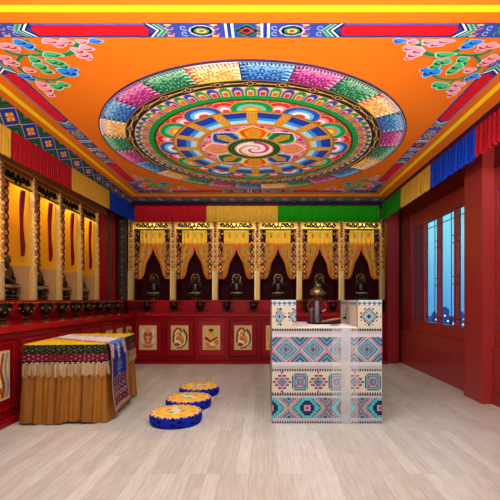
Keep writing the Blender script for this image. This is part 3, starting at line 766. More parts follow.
def make_curtain_back(label, Wn, zhb):
    t = thing('niche_curtain', label, 'curtain'); cx = Wn / 2; hw = .27
    G1, G2, G3 = C(246, 196, 30), C(232, 150, 20), C(222, 150, 40)
    zt = zhb - .018
    m = M()
    def colt(u, v):
        if v < .08: return C(250, 220, 120)
        if v > .80: return C(224, 128, 10)
        if .16 < v < .50:
            for k in (.22, .5, .78):
                if abs(u - k) < .035 + .02 * math.sin(v * 60 + k * 9): return C(222, 96, 40) if k != .5 else C(200, 150, 90)
        if v > .66: return C(236, 176, 80) if int(u * 46) % 2 else G1
        return G1
    fy = lambda x: .075 + .008 * math.sin(x * 55)
    m.grid(48, 22, lambda u, v: (cx - hw + 2 * hw * u, fy(u * .67) - .01 * v, zt - (zt - 1.16) * v), colt)
    m.build('pelmet', SATIN, t, smooth=True, recalc=False)
    prof = [(1.22, 0), (1.10, .004), (1.0, .035), (.9, .09), (.81, .140), (.7, .165), (.6, .185), (.54, .205), (.48, .235), (.445, .28)]
    def inner(z):
        for i in range(len(prof) - 1):
            if prof[i + 1][0] <= z <= prof[i][0]:
                k = (prof[i][0] - z) / (prof[i][0] - prof[i + 1][0]); return prof[i][1] + (prof[i + 1][1] - prof[i][1]) * k
        return 0 if z > 1 else .28
    for sg in (-1, 1):
        d = M()
        def pos(u, v):
            z = 1.22 - (1.22 - .445) * v; a = inner(z); x = a + (hw + .005 + .085 * v ** .7 - a) * u
            if v > .88: z += (u * .06 if u < .5 else (1 - u) * .06) * (v - .88) / .12 * .6
            return (cx + sg * x, .085 + .012 * math.sin(u * 13 + v * 2) + .01 * math.sin(v * 9), z)
        def cf(u, v):
            if u < .14 or v > .93: return C(226, 120, 8)
            z = v
            for (a, b, cc) in ((.62, .22, C(90, 90, 150)), (.45, .38, C(214, 90, 60)), (.7, .5, C(120, 60, 110)), (.5, .68, C(200, 80, 60)), (.75, .8, C(90, 90, 150))):
                du, dv = (u - a) * 2, (v - b) * 7
                if abs(du) + abs(dv) < .24: return cc
            return mixc(C(222, 164, 46), C(206, 142, 26), .5 + .5 * math.sin(u * 30 + v * 8))
        d.grid(18, 36, pos, cf); d.build('drape', SATIN, t, smooth=True, recalc=False)
    return t
def make_curtain_left(label, Wn, zhb):
    """dark red gathered drape at the far side of the opening, gold lining"""
    t = thing('niche_curtain', label, 'curtain')
    m = M(); xc = Wn - .175
    def pos(u, v):
        z = (zhb - .018) * (1 - v) + .56 * v
        w = .075 * (1 - .5 * max(0, v - .8) / .2) * (.7 + .3 * math.sin(v * 8 + .6)); a = 2 * PI * u
        return (xc + .035 - .03 * math.sin(min(1, v * 1.2) * PI) + w * .6 * math.cos(a), .06 + .022 * math.sin(a), z + (.03 * math.cos(a) if v > .95 else 0))
    def cf(u, v):
        if .66 < u < .72 and v < .96: return C(70, 40, 70)
        if v > .97: return C(226, 150, 40)
        return C(112, 8, 26)
    m.grid(16, 50, pos, cf, wrapu=True); m.build('drape', CLOTH, t, smooth=True, recalc=False)
    return t
def make_pillar(label, h, hl, warm, PWD=.12):
    t = thing('niche_pillar', label, 'pillar'); w = PWD / 2
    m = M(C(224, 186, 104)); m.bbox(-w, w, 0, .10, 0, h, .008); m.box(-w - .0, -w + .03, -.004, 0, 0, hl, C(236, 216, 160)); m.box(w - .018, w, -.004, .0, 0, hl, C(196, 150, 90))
    m.build('shaft', GOLD, t)
    c = M(C(222, 150, 50)); n = int((h - hl) / .055)
    for i in range(n):
        z = hl + .03 + i * .055; col = (C(236, 184, 80), C(200, 130, 50))[i % 2] if z < hl + .7 else (C(150, 96, 50), C(126, 76, 44))[i % 2]
        c.ball((.010 * math.sin(i * 1.7), .004, z), .030, 10, 6, col); c.ball((-.028, .002, z + .02), .014, 8, 5, C(240, 200, 120)); c.ball((.030, -.002, z - .01), .014, 8, 5, C(180, 110, 60))
    c.build('carving', GOLD, t, smooth=True)
    return t

# ------------------------------------------------------------------ seated statue
def skin(name, verts, edges, radii, sub=2):
    me = bpy.data.meshes.new(name + '_t'); me.from_pydata(verts, edges, []); o = bpy.data.objects.new(name + '_t', me); COL.objects.link(o)
    md = o.modifiers.new('skin', 'SKIN'); md.use_smooth_shade = True
    for i, r in enumerate(radii):
        r = r if isinstance(r, tuple) else (r, r); me.skin_vertices[0].data[i].radius = r
    me.skin_vertices[0].data[0].use_root = True
    s_ = o.modifiers.new('sub', 'SUBSURF'); s_.levels = sub; s_.render_levels = sub
    dg = bpy.context.evaluated_depsgraph_get(); dg.update()
    ev = o.evaluated_get(dg); r = bpy.data.meshes.new_from_object(ev); r.name = name
    bpy.data.objects.remove(o, do_unlink=True); return r
def color_mesh(me, cf):
    ca = me.color_attributes.new('Col', 'FLOAT_COLOR', 'CORNER'); buf = []
    for p in me.polygons: buf += list(cf(p.center)) * p.loop_total
    ca.data.foreach_set('color', buf)
def make_statue(label):
    t = thing('seated_statue', label, 'statue')
    dk = C(38, 34, 30); gd = C(110, 92, 66)
    b = M(dk)
    prof = [(.135, 0), (.145, .012, gd), (.145, .022), (.128, .030), (.132, .038), (.138, .050), (.118, .062), (.105, .070), (.112, .076, gd), (.150, .100), (.148, .112), (.13, .118)]
    b.lathe(prof, 28, sy=.78)
    for i in range(20):
        a = 2 * PI * i / 20
        for z, r in ((.092, .136), (.045, .128)): b.ball((r * math.cos(a), r * .78 * math.sin(a), z), .017, 8, 5, (gd, dk)[i % 2])
    b.build('lotus_base', BRONZE, t, smooth=True)
    V = [(0, .0, .165), (0, 0, .23), (0, -.003, .30), (0, 0, .355), (0, -.004, .385), (0, -.008, .425), (0, -.004, .462), (0, 0, .490)]
    Rr = [(.062, .05), (.048, .04), (.066, .045), (.04, .03), (.02, .02), (.036, .038), (.028, .028), (.012, .012)]
    E = [(i, i + 1) for i in range(7)]
    def add(p, r, fr): V.append(p); Rr.append(r); E.append((fr, len(V) - 1)); return len(V) - 1
    for s_ in (-1, 1):
        a = add((s_ * .070, 0, .340), .026, 3); e = add((s_ * .108, .005, .262), .021, a); h = add((s_ * .062, -.058, .214), .015, e); w = add((s_ * .022, -.080, .202), .012, h)
        add((s_ * .004, -.088, .200), .007, w)
        k = add((s_ * .085, -.03, .152), .042, 0); k2 = add((s_ * .142, -.055, .148), .030, k); f = add((s_ * .07, -.098, .145), .024, k2); add((-s_ * .02, -.102, .148), .018, f)
    me = skin('body', V, E, Rr)
    def cf(c):
        if c.z > .465: return C(40, 36, 50)
        if c.z > .40: return C(90, 72, 50)
        if abs(c.x) < .05 and c.y < -.02 and .2 < c.z < .33: return C(92, 72, 50)
        if c.z < .165 and c.y < -.08: return C(176, 140, 100)
        return C(34, 30, 27)
    color_mesh(me, cf); me.materials.append(BRONZE); bo = bpy.data.objects.new('body', me); COL.objects.link(bo); bo.parent = t
    # face features and ears
    for nm_, c_, r_, sz_, col_ in [('nose', (0, -.047, .422), .008, 1.6, C(120, 84, 44)), ('mouth', (0, -.044, .405), .008, .4, C(110, 40, 30))] + \
            [q_ for s_ in (-1, 1) for q_ in (('eye', (s_ * .014, -.043, .434), .006, .5, BLACK), ('ear', (s_ * .038, -.006, .420), .008, 2.2, C(120, 84, 44)))]:
        fm = M(col_); fm.ball(c_, r_, 8, 5, col_, sz=sz_); fm.build(nm_, BRONZE, bo, smooth=True)
    cr = M(C(190, 150, 80))
    for i in range(5):
        a = -PI / 2 + (i - 2) * .5; cr.lathe([(.010, 0), (.012, .012), (.001, .034)], 6, (.034 * math.cos(a), -.004 + .034 * math.sin(a), .455))
    cr.build('crown', BRASS, t)
    h = M(C(60, 50, 40))
    R = lambda a: 1 + .10 * abs(math.sin(a * 4.5))
    n = 36
    for (r0, r1, zc, asp, cc) in ((.076, .088, .44, 1.18, C(110, 88, 56)), (.10, .112, .30, 1.2, C(50, 42, 34))):
        for i in range(n):
            a0 = 2 * PI * i / n; a1 = 2 * PI * (i + 1) / n
            for yy, flip in ((.040, 0), (.048, 1)):
                h.poly([(r0 * math.cos(a0), yy, zc + r0 * asp * math.sin(a0)), (r0 * math.cos(a1), yy, zc + r0 * asp * math.sin(a1)),
                        (r1 * R(a1) * math.cos(a1), yy, zc + r1 * R(a1) * asp * math.sin(a1)), (r1 * R(a0) * math.cos(a0), yy, zc + r1 * R(a0) * asp * math.sin(a0))], cc)
            h.poly([(r1 * R(a0) * math.cos(a0), .04, zc + r1 * R(a0) * asp * math.sin(a0)), (r1 * R(a1) * math.cos(a1), .04, zc + r1 * R(a1) * asp * math.sin(a1)),
                    (r1 * R(a1) * math.cos(a1), .048, zc + r1 * R(a1) * asp * math.sin(a1)), (r1 * R(a0) * math.cos(a0), .048, zc + r1 * R(a0) * asp * math.sin(a0))], cc)
    h.lathe([(.012, 0), (.018, .02), (.002, .06)], 8, (0, .044, .535), None)
    for a in (.5, 1.0, 2.1, 2.6): h.ball((.095 * math.cos(a), .044, .44 + .112 * math.sin(a)), .010, 8, 5, C(190, 150, 90))
    h.build('halo', BRONZE, t, smooth=False)
    return t

SH = 1.2635 + .0005
# back niches
pill = [-2.852, -1.954, -1.052, -.146, .756, 1.654, 2.44]
BN = .902
ztopB = 1.95
nb = None
bl = ['leftmost on back wall', 'second from left on back wall', 'third from left on back wall, above swirl cabinet', 'fourth from left on back wall, near patterned desk', 'fifth on back wall, behind the brass censer', 'rightmost on back wall']
px_c = []
zhbB, zhtB = 1.522, 1.675
for i in range(6):
    x = -2.852 + BN * i
    wn = BN if i < 5 else BN
    lab = 'gilded shrine niche with dark red interior, ' + bl[i]
    if i == 0:
        nb = make_niche(lab, BN, zhbB, zhtB, ztopB, .56, 'back'); nb.location = (x, 8.40, SH); nb['group'] = 'shrine niches along the back wall'
        cb = make_curtain_back('gold parted curtain in shrine niche ' + bl[i], BN, zhbB); cb.location = (x, 8.40, SH); cb['group'] = 'gold curtains in back niches'
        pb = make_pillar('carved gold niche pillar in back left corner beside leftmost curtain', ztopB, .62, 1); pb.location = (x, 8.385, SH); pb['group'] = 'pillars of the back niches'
        sb = make_statue('dark bronze seated statue in niche ' + bl[i]); sb.location = (x + BN / 2, 8.52, SH); sb['group'] = 'statues in back niches'; sb.scale = (1.04,) * 3
    else:
        dup(nb, lab, (x, 8.40, SH)); dup(cb, 'gold parted curtain in shrine niche ' + bl[i], (x, 8.40, SH))
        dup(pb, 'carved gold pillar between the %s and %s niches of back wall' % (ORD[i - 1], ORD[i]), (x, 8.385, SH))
        dup(sb, 'dark bronze seated statue in niche ' + bl[i], (x + BN / 2, 8.52, SH))
dup(pb, 'carved gold niche pillar at right end of back wall niches', (-2.852 + BN * 6 - .02, 8.385, SH))
# lintel above
m = M(C(140, 70, 30)); m.box(-2.92, 2.56, 8.30, 8.36, 3.0, 3.2); struct(m.build('trim_5', WOOD), 'wooden lintel hidden behind back valance')

# left niches: local x -> world +Y, local y -> world -X
pl = [3.86, 4.47, 5.09, 5.75, 6.41, 7.06]
LN = .648; zhbL, zhtL = 1.405, 1.555; ztopL = 1.72
ll = ['nearest on left wall', 'second from front on left wall', 'third from front on left wall', 'fourth from front on left wall', 'farthest on left wall beside red panel']
lf = None
starts = [7.06 - LN * (5 - i) for i in range(5)]
for i in range(5):
    y = starts[i]; lab = 'gilded shrine niche with glowing yellow sides, ' + ll[i]
    if i == 0:
        nl = make_niche(lab, LN, zhbL, zhtL, ztopL, .48, 'left', .085); nl.location = (-2.985, y, SH); nl.rotation_euler = (0, 0, PI / 2); nl['group'] = 'shrine niches along the left wall'
        cl = make_curtain_left('gathered dark red drape in shrine niche ' + ll[i], LN, zhbL); cl.location = (-3.0, y, SH); cl.rotation_euler = (0, 0, PI / 2); cl['group'] = 'dark red drapes in left niches'
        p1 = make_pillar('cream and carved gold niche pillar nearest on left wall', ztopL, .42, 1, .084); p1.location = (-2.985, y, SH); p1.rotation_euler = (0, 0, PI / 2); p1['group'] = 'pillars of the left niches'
    else:
        dup(nl, lab, (-2.985, y, SH)); dup(cl, 'gathered dark red drape in shrine niche ' + ll[i], (-3.0, y, SH))
        dup(p1, 'cream and carved gold pillar between the %s and %s niches of left wall' % (ORD[i - 1], ORD[i]), (-2.985, y, SH))
    sd = dup(sb, 'dark bronze seated statue in profile in niche ' + ll[i], (-3.19, y + LN / 2 + .06, SH), PI / 2, 'statues in left niches'); sd.scale = (1.15,) * 3
dup(p1, 'cream and carved gold niche pillar farthest on left wall beside red panel', (-2.985, starts[4] + LN, SH))
# brown beam above left niches
m = M(C(160, 92, 40)); m.box(-3.06, -2.93, 3.6, 7.3, SH + zhtL + .03, SH + zhtL + .12)
m.box(-3.02, -2.90, 3.6, 7.3, SH + zhtL + .13, SH + zhtL + .16, C(60, 30, 20))
struct(m.build('trim_6', WOOD), 'brown wooden beam above left niches')
m = M(C(40, 20, 18)); m.box(-3.5, -2.80, 3.6, 8.3, 2.985, 3.03); struct(m.build('trim_7', WOOD), 'dark soffit behind left valances')
# red panel with columns past left niches
m = M(C(150, 12, 24)); m.box(-3.07, -3.03, 7.13, 7.9, SH, 2.98); m.box(-3.03, -3.02, 7.25, 7.6, SH + .1, 2.85, C(160, 14, 26)); m.box(-3.03, -3.0, 7.78, 7.9, SH, 2.98, C(150, 12, 24))
tag(m.build('wall_panel', LACQ), 'plain glossy red panel on left wall before the back corner', 'panel')
def carved_post(label, x, y, w, col1, col2, h=1.7, rz=0, z=SH, name='carved_post'):
    t = thing(name, label, 'post', (x, y, z), rz); m = M(col1); m.bbox(-w / 2, w / 2, 0, .07, 0, h, .006); m.build('shaft', WOOD, t)
    c = M(col2)
    n = int(h / .08)
    for i in range(n): c.ball((.012 * math.sin(i * 2.1), -.002, .04 + i * .08), w * .28, 8, 5, (col2, mixc(col2, col1, .6))[i % 2])
    c.build('carving', WOOD, t, smooth=True); return t
carved_post('thin dark carved post at edge of red panel on left wall', -3.0, 7.68, .07, C(60, 44, 28), C(110, 80, 40), rz=PI / 2)
carved_post('dark carved post in the back left corner under blue valance', -2.975, 8.2, .15, C(46, 34, 26), C(96, 78, 50), rz=PI / 4 * 0)
carved_post('dark carved post at right end of back niches', 2.68, 8.36, .10, C(50, 30, 26), C(96, 60, 40), h=2.98, z=0)
m = M(C(130, 12, 24)); m.box(-3.45, -3.08, 8.36, 8.40, SH, 2.98); m.box(-3.08, -2.93, 8.34, 8.39, SH, 2.98)
struct(m.build('trim_8', LACQ), 'red corner board left of back niches')
# right end column of the back wall + dark gap
m = M(C(124, 10, 22)); m.bbox(2.46, 2.69, 7.80, 7.97, 0, 3.24, .01); struct(m.build('trim_9', WALLM), 'red column at the back right corner')
m = M(C(40, 14, 16)); m.box(2.62, 2.9, 8.75, 8.8, 0, 3.24); m.box(2.80, 2.92, 7.981, 9.09, 0, 3.24); m.box(2.74, 2.799, 8.0, 8.75, 0, 3.24); struct(m.build('trim_10', PAINT), 'dark recess in the back right corner')

# ------------------------------------------------------------------ right wall with windows
XR = 2.80
wc = C(150, 44, 42)
def pbox(m, y0, y1, z0, z1, x0=XR, x1=XR + .12, col=None): m.box(x0, x1, y0, y1, z0, z1, col)
ZB, ZT = .885, 2.605
panes1 = [(5.02, 5.04)]
panesA = [(4.93, 5.13), (5.24, 5.72), (5.79, 6.30), (6.36, 6.86), (6.92, 7.40)]
panesA = panesA[1:]
panesB = [(2.70, 3.14), (3.23, 3.67), (3.76, 4.20), (4.29, 4.71)]
w = M(wc)
pbox(w, -3.2, 7.98, 0, .66); pbox(w, -3.2, 7.98, 2.91, 3.26)
pbox(w, 7.50, 7.98, .66, 2.91); pbox(w, 4.79, 5.17, .66, 2.91); pbox(w, -3.2, 2.62, .66, 2.91)
# lower panels stand a little proud, with ledge
w.box(XR - .03, XR, 5.20, 7.96, 0, .68); w.box(XR - .03, XR, -3.2, 4.74, 0, .68)
struct(w.build('wall_right', WALLM), 'red lacquered right wall with low panelling')
def window(n, panes, y0, y1, mauve=None):
    f = M(C(156, 42, 38)); fx0, fx1 = XR + .004, XR + .075
    f.box(fx0, fx1, y0, y1, .661, ZB); f.box(fx0, fx1, y0, y1, ZT, 2.909)
    edges = [y0] + [v for p in panes for v in p] + [y1]
    for i in range(0, len(edges), 2): f.box(fx0, fx1, edges[i], edges[i + 1], ZB, ZT)
    # outer moulding
    f.box(XR - .015, XR + .03, y0, y1, 2.86, 2.91, C(120, 14, 20)); f.box(XR - .015, XR + .03, y1 - .03, y1, .69, 2.86, C(120, 14, 20)); f.box(XR - .02, XR + .03, y0, y1, .66, .70)
    o = f.build('window_%d' % n, WALLM); struct(o, 'row of tall narrow latticed window panes in red frame')
    for k, (a, b) in enumerate(panes):
        g = M(); g.box(XR + .022, XR + .028, a, b, ZB, ZT); go = g.build('pane', MAUVE if k == mauve else GLASS, o)
        l = M(C(120, 24, 34)); t_ = .0055; xx0, xx1 = XR + .012, XR + .0215; W_ = b - a
        for yy in (a + .2 * W_, b - .2 * W_): l.box(xx0, xx1, yy - t_, yy + t_, ZB, ZT)
        for zz in (ZB + .10, ZT - .12): l.box(xx0, xx1, a, b, zz - t_, zz + t_)
        for zz in (2.23, 2.12, 1.615, 1.505):
            l.box(xx0, xx1, a, a + .2 * W_, zz - t_, zz + t_); l.box(xx0, xx1, b - .2 * W_, b, zz - t_, zz + t_)
        l.build('muntin', WALLM, o)
    return o
window(1, panesA, 5.17, 7.50, mauve=3)
window(2, panesB, 2.62, 4.79, mauve=3)
# pilaster
m = M(C(158, 46, 42)); m.box(2.65, XR - .001, 4.757, 5.19, 0, 3.24); struct(m.build('trim_11', WALLM), 'wide red pilaster between the windows on right wall')

# ------------------------------------------------------------------ gold skirted table
TR = math.radians(5)
tl = thing('altar_table', 'low altar table wrapped in a long ochre gold skirt beside left cabinets', 'table', (-1.65, 4.06, 0), TR)
TW, TL, TH = .79, 1.24, .80          # local: x from 0 to -TW, y from 0 to TL
m = M(C(90, 50, 24)); m.box(-TW + .02, -.02, .02, TL - .02, TH - .04, TH - .006); m.build('tabletop', WOOD, tl)
for (a, b) in ((-.09, .05), (-TW + .05, .05), (-.09, TL - .1), (-TW + .05, TL - .1)):
    m = M(C(80, 44, 22)); m.box(a, a + .04, b, b + .04, 0, TH - .041); m.build('leg', WOOD, tl)
per = [(-TW, 0), (0, 0), (0, TL), (-TW, TL)]
def per_pt(s_, out=0):
    """point and normal along the rectangle perimeter with rounded corners"""
    Ls = [TW, TL, TW, TL]; tot = sum(Ls); s_ = s_ % tot
    i = 0
    while s_ > Ls[i]: s_ -= Ls[i]; i += 1
    a = per[i]; b = per[(i + 1) % 4]; t = s_ / Ls[i]
    nn = [(0, -1), (1, 0), (0, 1), (-1, 0)]; n0 = nn[i]
    r = .03; nx, ny = n0
    d0, d1 = s_, Ls[i] - s_
    if d0 < r: p = nn[i - 1]; k = .5 * (1 - d0 / r); nx, ny = n0[0] * (1 - k) + p[0] * k, n0[1] * (1 - k) + p[1] * k
    if d1 < r: p = nn[(i + 1) % 4]; k = .5 * (1 - d1 / r); nx, ny = n0[0] * (1 - k) + p[0] * k, n0[1] * (1 - k) + p[1] * k
    return (a[0] + (b[0] - a[0]) * t + nx * out, a[1] + (b[1] - a[1]) * t + ny * out)
PT = 2 * (TW + TL)
def skirt(u, v):
    s_ = u * PT; z = (TH - .004) * (1 - v) + .012 * v
    fl = .05 * v ** 1.3 + .004
    pl_ = (.003 + .012 * v) * math.sin(s_ * 56 + math.sin(s_ * 9)) + .012 * v * math.sin(s_ * 21 + 1) + .007 * math.sin(s_ * 97 + v * 2)
    z += .012 * v * math.sin(s_ * 11 + 2) + .008 * v
    x, y = per_pt(s_, fl + pl_); x = max(x, -TW - .04)
    return (x, y, z)
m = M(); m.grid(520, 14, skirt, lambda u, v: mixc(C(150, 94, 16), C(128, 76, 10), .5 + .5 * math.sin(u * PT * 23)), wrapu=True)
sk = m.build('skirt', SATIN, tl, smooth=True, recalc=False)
# brocade overlay
ov = thing('brocade_cloth', 'yellow topped brocade cloth with green and maroon bands over the gold skirted table', 'tablecloth', (-1.65, 4.06, TH), TR)
m = M(C(232, 186, 30)); o_ = .014
m.grid(30, 44, lambda u, v: (-TW - .01 + (TW + .02) * u, -.01 + (TL + .02) * v, .014 + .001 * math.sin(u * 9) * math.sin(v * 11)), lambda u, v: C(236, 192, 30))
NB = 400
def ovpos(u, v):
    s_ = u * PT; z = .014 - .20 * v
    x, y = per_pt(s_, .012 + .016 * v + .004 * v * math.sin(s_ * 30)); return (x, y, z)
def ovcol(u, v):
    s_ = u * PT; z = v * .20
    if z < .008: return C(240, 196, 40)
    if z < .095:
        p = math.sin(s_ * 92) * math.cos(z * 190) + .6 * math.sin(s_ * 210 + z * 150)
        return C(120, 108, 50) if p > .8 else (C(14, 38, 26) if p > -.6 else C(10, 22, 20))
    if z < .10: return C(30, 10, 12)
    if z < .175:
        p = math.sin(s_ * 70 + 1) * math.cos(z * 150) + .5 * math.sin(s_ * 150)
        return C(150, 100, 96) if p > .75 else C(96, 14, 32)
    if z < .185: return C(20, 10, 12)
    if z < .192: return C(210, 190, 160) if int(s_ * 60) % 3 else C(30, 14, 16)
    return C(20, 12, 12)
m.grid(NB, 28, ovpos, ovcol, wrapu=True)
m.build('cloth', CLOTH, ov, recalc=False)
f = M(C(206, 176, 130)); nf = 380
for i in range(nf):
    s_ = PT * i / nf; o1 = .028 + .004 * math.sin(i * 1.3); l_ = .125 + .012 * math.sin(i * .9) + .01 * rnd.random()
    a = per_pt(s_, o1); b = per_pt(s_ + PT / nf * .86, o1); c = per_pt(s_ + PT / nf * .7, o1 + .012 + .004 * math.sin(i)); d = per_pt(s_ + PT / nf * .1, o1 + .012)
    col = mixc(C(196, 168, 126), C(150, 118, 80), rnd.random())
    f.poly([(a[0], a[1], -.18), (b[0], b[1], -.18), (c[0], c[1], -.18 - l_), (d[0], d[1], -.18 - l_)], col)
f.build('fringe', CLOTH, ov, recalc=False)
# runner
rn = thing('table_runner', 'blue woven runner with cream border draped over the gold skirted table', 'runner', (-1.65, 4.06, TH), TR)
RV0, RV1 = .02, .62
path = []; 
for k in range(41): path.append((-TW + .02 + (TW - .0) * k / 40, .0215 + .003 * math.sin(k * .5)))
path += [(.034, .012), (.042, -.006)]
for k in range(1, 46): t = k / 45; path.append((.043 + .05 * t + .008 * math.sin(t * 7), -.006 - .69 * t))
cum = [0]
for i in range(1, len(path)): cum.append(cum[-1] + math.hypot(path[i][0] - path[i - 1][0], path[i][1] - path[i - 1][1]))
nside = 44
def rcol(q, u):
    """q metres from where it goes over the edge (positive = hanging), u across 0..1"""
    e = min(u, 1 - u); x = abs(u - .5)
    if q < -.02:
        if e < .06: return C(200, 176, 160)
        if e < .16: return C(226, 212, 204) if math.sin(q * 90 + u * 40) > -.3 else C(190, 100, 100)
        return C(232, 224, 218) if math.sin(q * 60) * math.cos(u * 34) > -.75 else (C(200, 130, 120) if math.sin(q * 130) > 0 else C(110, 140, 190))
    if e < .035: return C(190, 160, 150)
    if e < .06: return C(110, 30, 40)
    if q > .66: return C(170, 140, 130)
    if q < .02: return C(90, 130, 200)
    if q < .37:
        # corner scrolls
        for (cx_, cq, r_) in ((.12, .06, .10), (.88, .06, .10), (.12, .13, .06), (.88, .13, .06)):
            d = math.hypot((u - cx_) * 1.0, (q - cq) * 1.6)
            if d < r_: return C(222, 214, 206) if math.sin(d * 160) > -.4 else C(150, 60, 70)
        if x < .12 - abs(q - .08) * .9 and q < .17: return C(206, 200, 200) if math.sin(q * 170) * math.cos(u * 80) > -.2 else C(30, 60, 150)
        if x < .16 - abs(q - .30) * .55 + .03 * math.sin(q * 120) and q > .16: return C(120, 150, 190) if math.sin(q * 150) * math.cos(u * 70) > .25 else (C(60, 70, 110) if x < .05 else C(24, 54, 140))
        if q < .10: return mixc(C(60, 120, 200), C(16, 48, 146), q * 10)
        return C(12, 38, 126)
    z = q - .37
    p = math.sin(z * 140) * math.cos(u * 34 + z * 20)
    band_ = int(z / .045)
    base = [C(110, 44, 60), C(44, 60, 110), C(120, 90, 100), C(60, 24, 40), C(150, 120, 120), C(90, 24, 36), C(60, 30, 50)][band_ % 7]
    if p > .8: return C(180, 158, 150)
    if p < -.5: return C(26, 26, 60)
    if math.sin(u * 60 + z * 40) > .7: return C(170, 80, 80)
    return base
m = M(); edge_q = cum[41]
n0 = 0
for i in range(len(path)):
    for j in range(nside + 1):
        u = j / nside; q = cum[i] - edge_q
        wob = (.01 * math.sin(u * 8 + 1) * max(0, q) * 1.4)
        m.v.append((path[i][0] + wob, RV0 + (RV1 - RV0) * u * (1 if q > 0 else 1 + .15 * q) + .03 * max(0, q) * (u - .3) + min(.72 * max(0, -q - .02), TL - .03 - RV0 - (RV1 - RV0) * (1 + .15 * q)), path[i][1] + (0 if q < 0 else -.012 * math.sin(u * 3) * q)))
for i in range(len(path) - 1):
    for j in range(nside):
        q = (cum[i] + cum[i + 1]) / 2 - edge_q
        m.face((i * (nside + 1) + j, i * (nside + 1) + j + 1, (i + 1) * (nside + 1) + j + 1, (i + 1) * (nside + 1) + j), rcol(q, (j + .5) / nside))
m.build('woven_cloth', CLOTH, rn, recalc=False)

# ------------------------------------------------------------------ cushions
def make_cushion(label):
    t = thing('floor_cushion', label, 'cushion'); R_ = .268
    s_ = M(C(10, 24, 150))
    prof = [(.235, .0), (.255, .008), (.266, .03), (.268, .055), (.266, .085), (.256, .108)]
    s_.lathe(prof, 72, colf=lambda i, j: C(8, 10, 50) if ((i // 3) % 3 == (j % 2) and j in (1, 2, 3, 4) and i % 3 != 2) else C(14, 34, 165))
    s_.build('side_band', CLOTH, t, smooth=True)
    p = M(C(225, 205, 180))
    pts = [(.254 * math.cos(2 * PI * i / 60), .254 * math.sin(2 * PI * i / 60), .109) for i in range(61)]
    for i in range(60): p.ball(pts[i], .0085, 6, 4, (C(240, 232, 214), C(60, 60, 150), C(226, 190, 120))[i % 3])
    p.build('beaded_trim', CLOTH, t, smooth=True)
    d = M()
    rings_ = [.25 * k / 14 for k in range(15)][::-1]
    def dc(r, a):
        f = r / .25
        if f > .92: return C(232, 104, 30) if int(a * 5) % 3 else C(246, 190, 70)
        if f > .84: return C(250, 220, 150)
        if f > .66: return C(248, 176, 40) if (int(a / (PI / 8)) % 2) else C(250, 200, 60)
        if f > .42: return C(250, 212, 80)
        if f > .18:
            k = (a / (2 * PI) * 8) % 1
            return [C(240, 150, 160), C(110, 190, 90), C(250, 236, 200), C(240, 120, 120)][int(a / (2 * PI) * 8) % 4] if .12 < k < .88 else C(250, 225, 130)
        return C(250, 236, 225)
    n = 64; base = len(d.v)
    for r in rings_:
        for i in range(n):
            a = 2 * PI * i / n; d.v.append((max(r, .002) * math.cos(a), max(r, .002) * math.sin(a), .109 + .022 * math.sqrt(max(0, 1 - (r / .252) ** 2)) * .6))
    for k in range(len(rings_) - 1):
        for i in range(n):
            d.face((k * n + i, k * n + (i + 1) % n, (k + 1) * n + (i + 1) % n, (k + 1) * n + i), dc((rings_[k] + rings_[k + 1]) / 2, 2 * PI * (i + .5) / n))
    d.face([(len(rings_) - 1) * n + i for i in range(n)], C(250, 236, 225))
    d.build('embroidered_top', SATIN, t, smooth=True)
    return t
cu = make_cushion('round blue floor cushion with orange lotus top, nearest of the three'); cu.location = (-.914, 4.07, 0); cu['group'] = 'round floor cushions in a row'
dup(cu, 'round blue floor cushion in the middle of the row of three', (-.895, 4.66, 0), .7)
dup(cu, 'round blue floor cushion farthest back in the row of three', (-.872, 5.28, 0), 1.5)

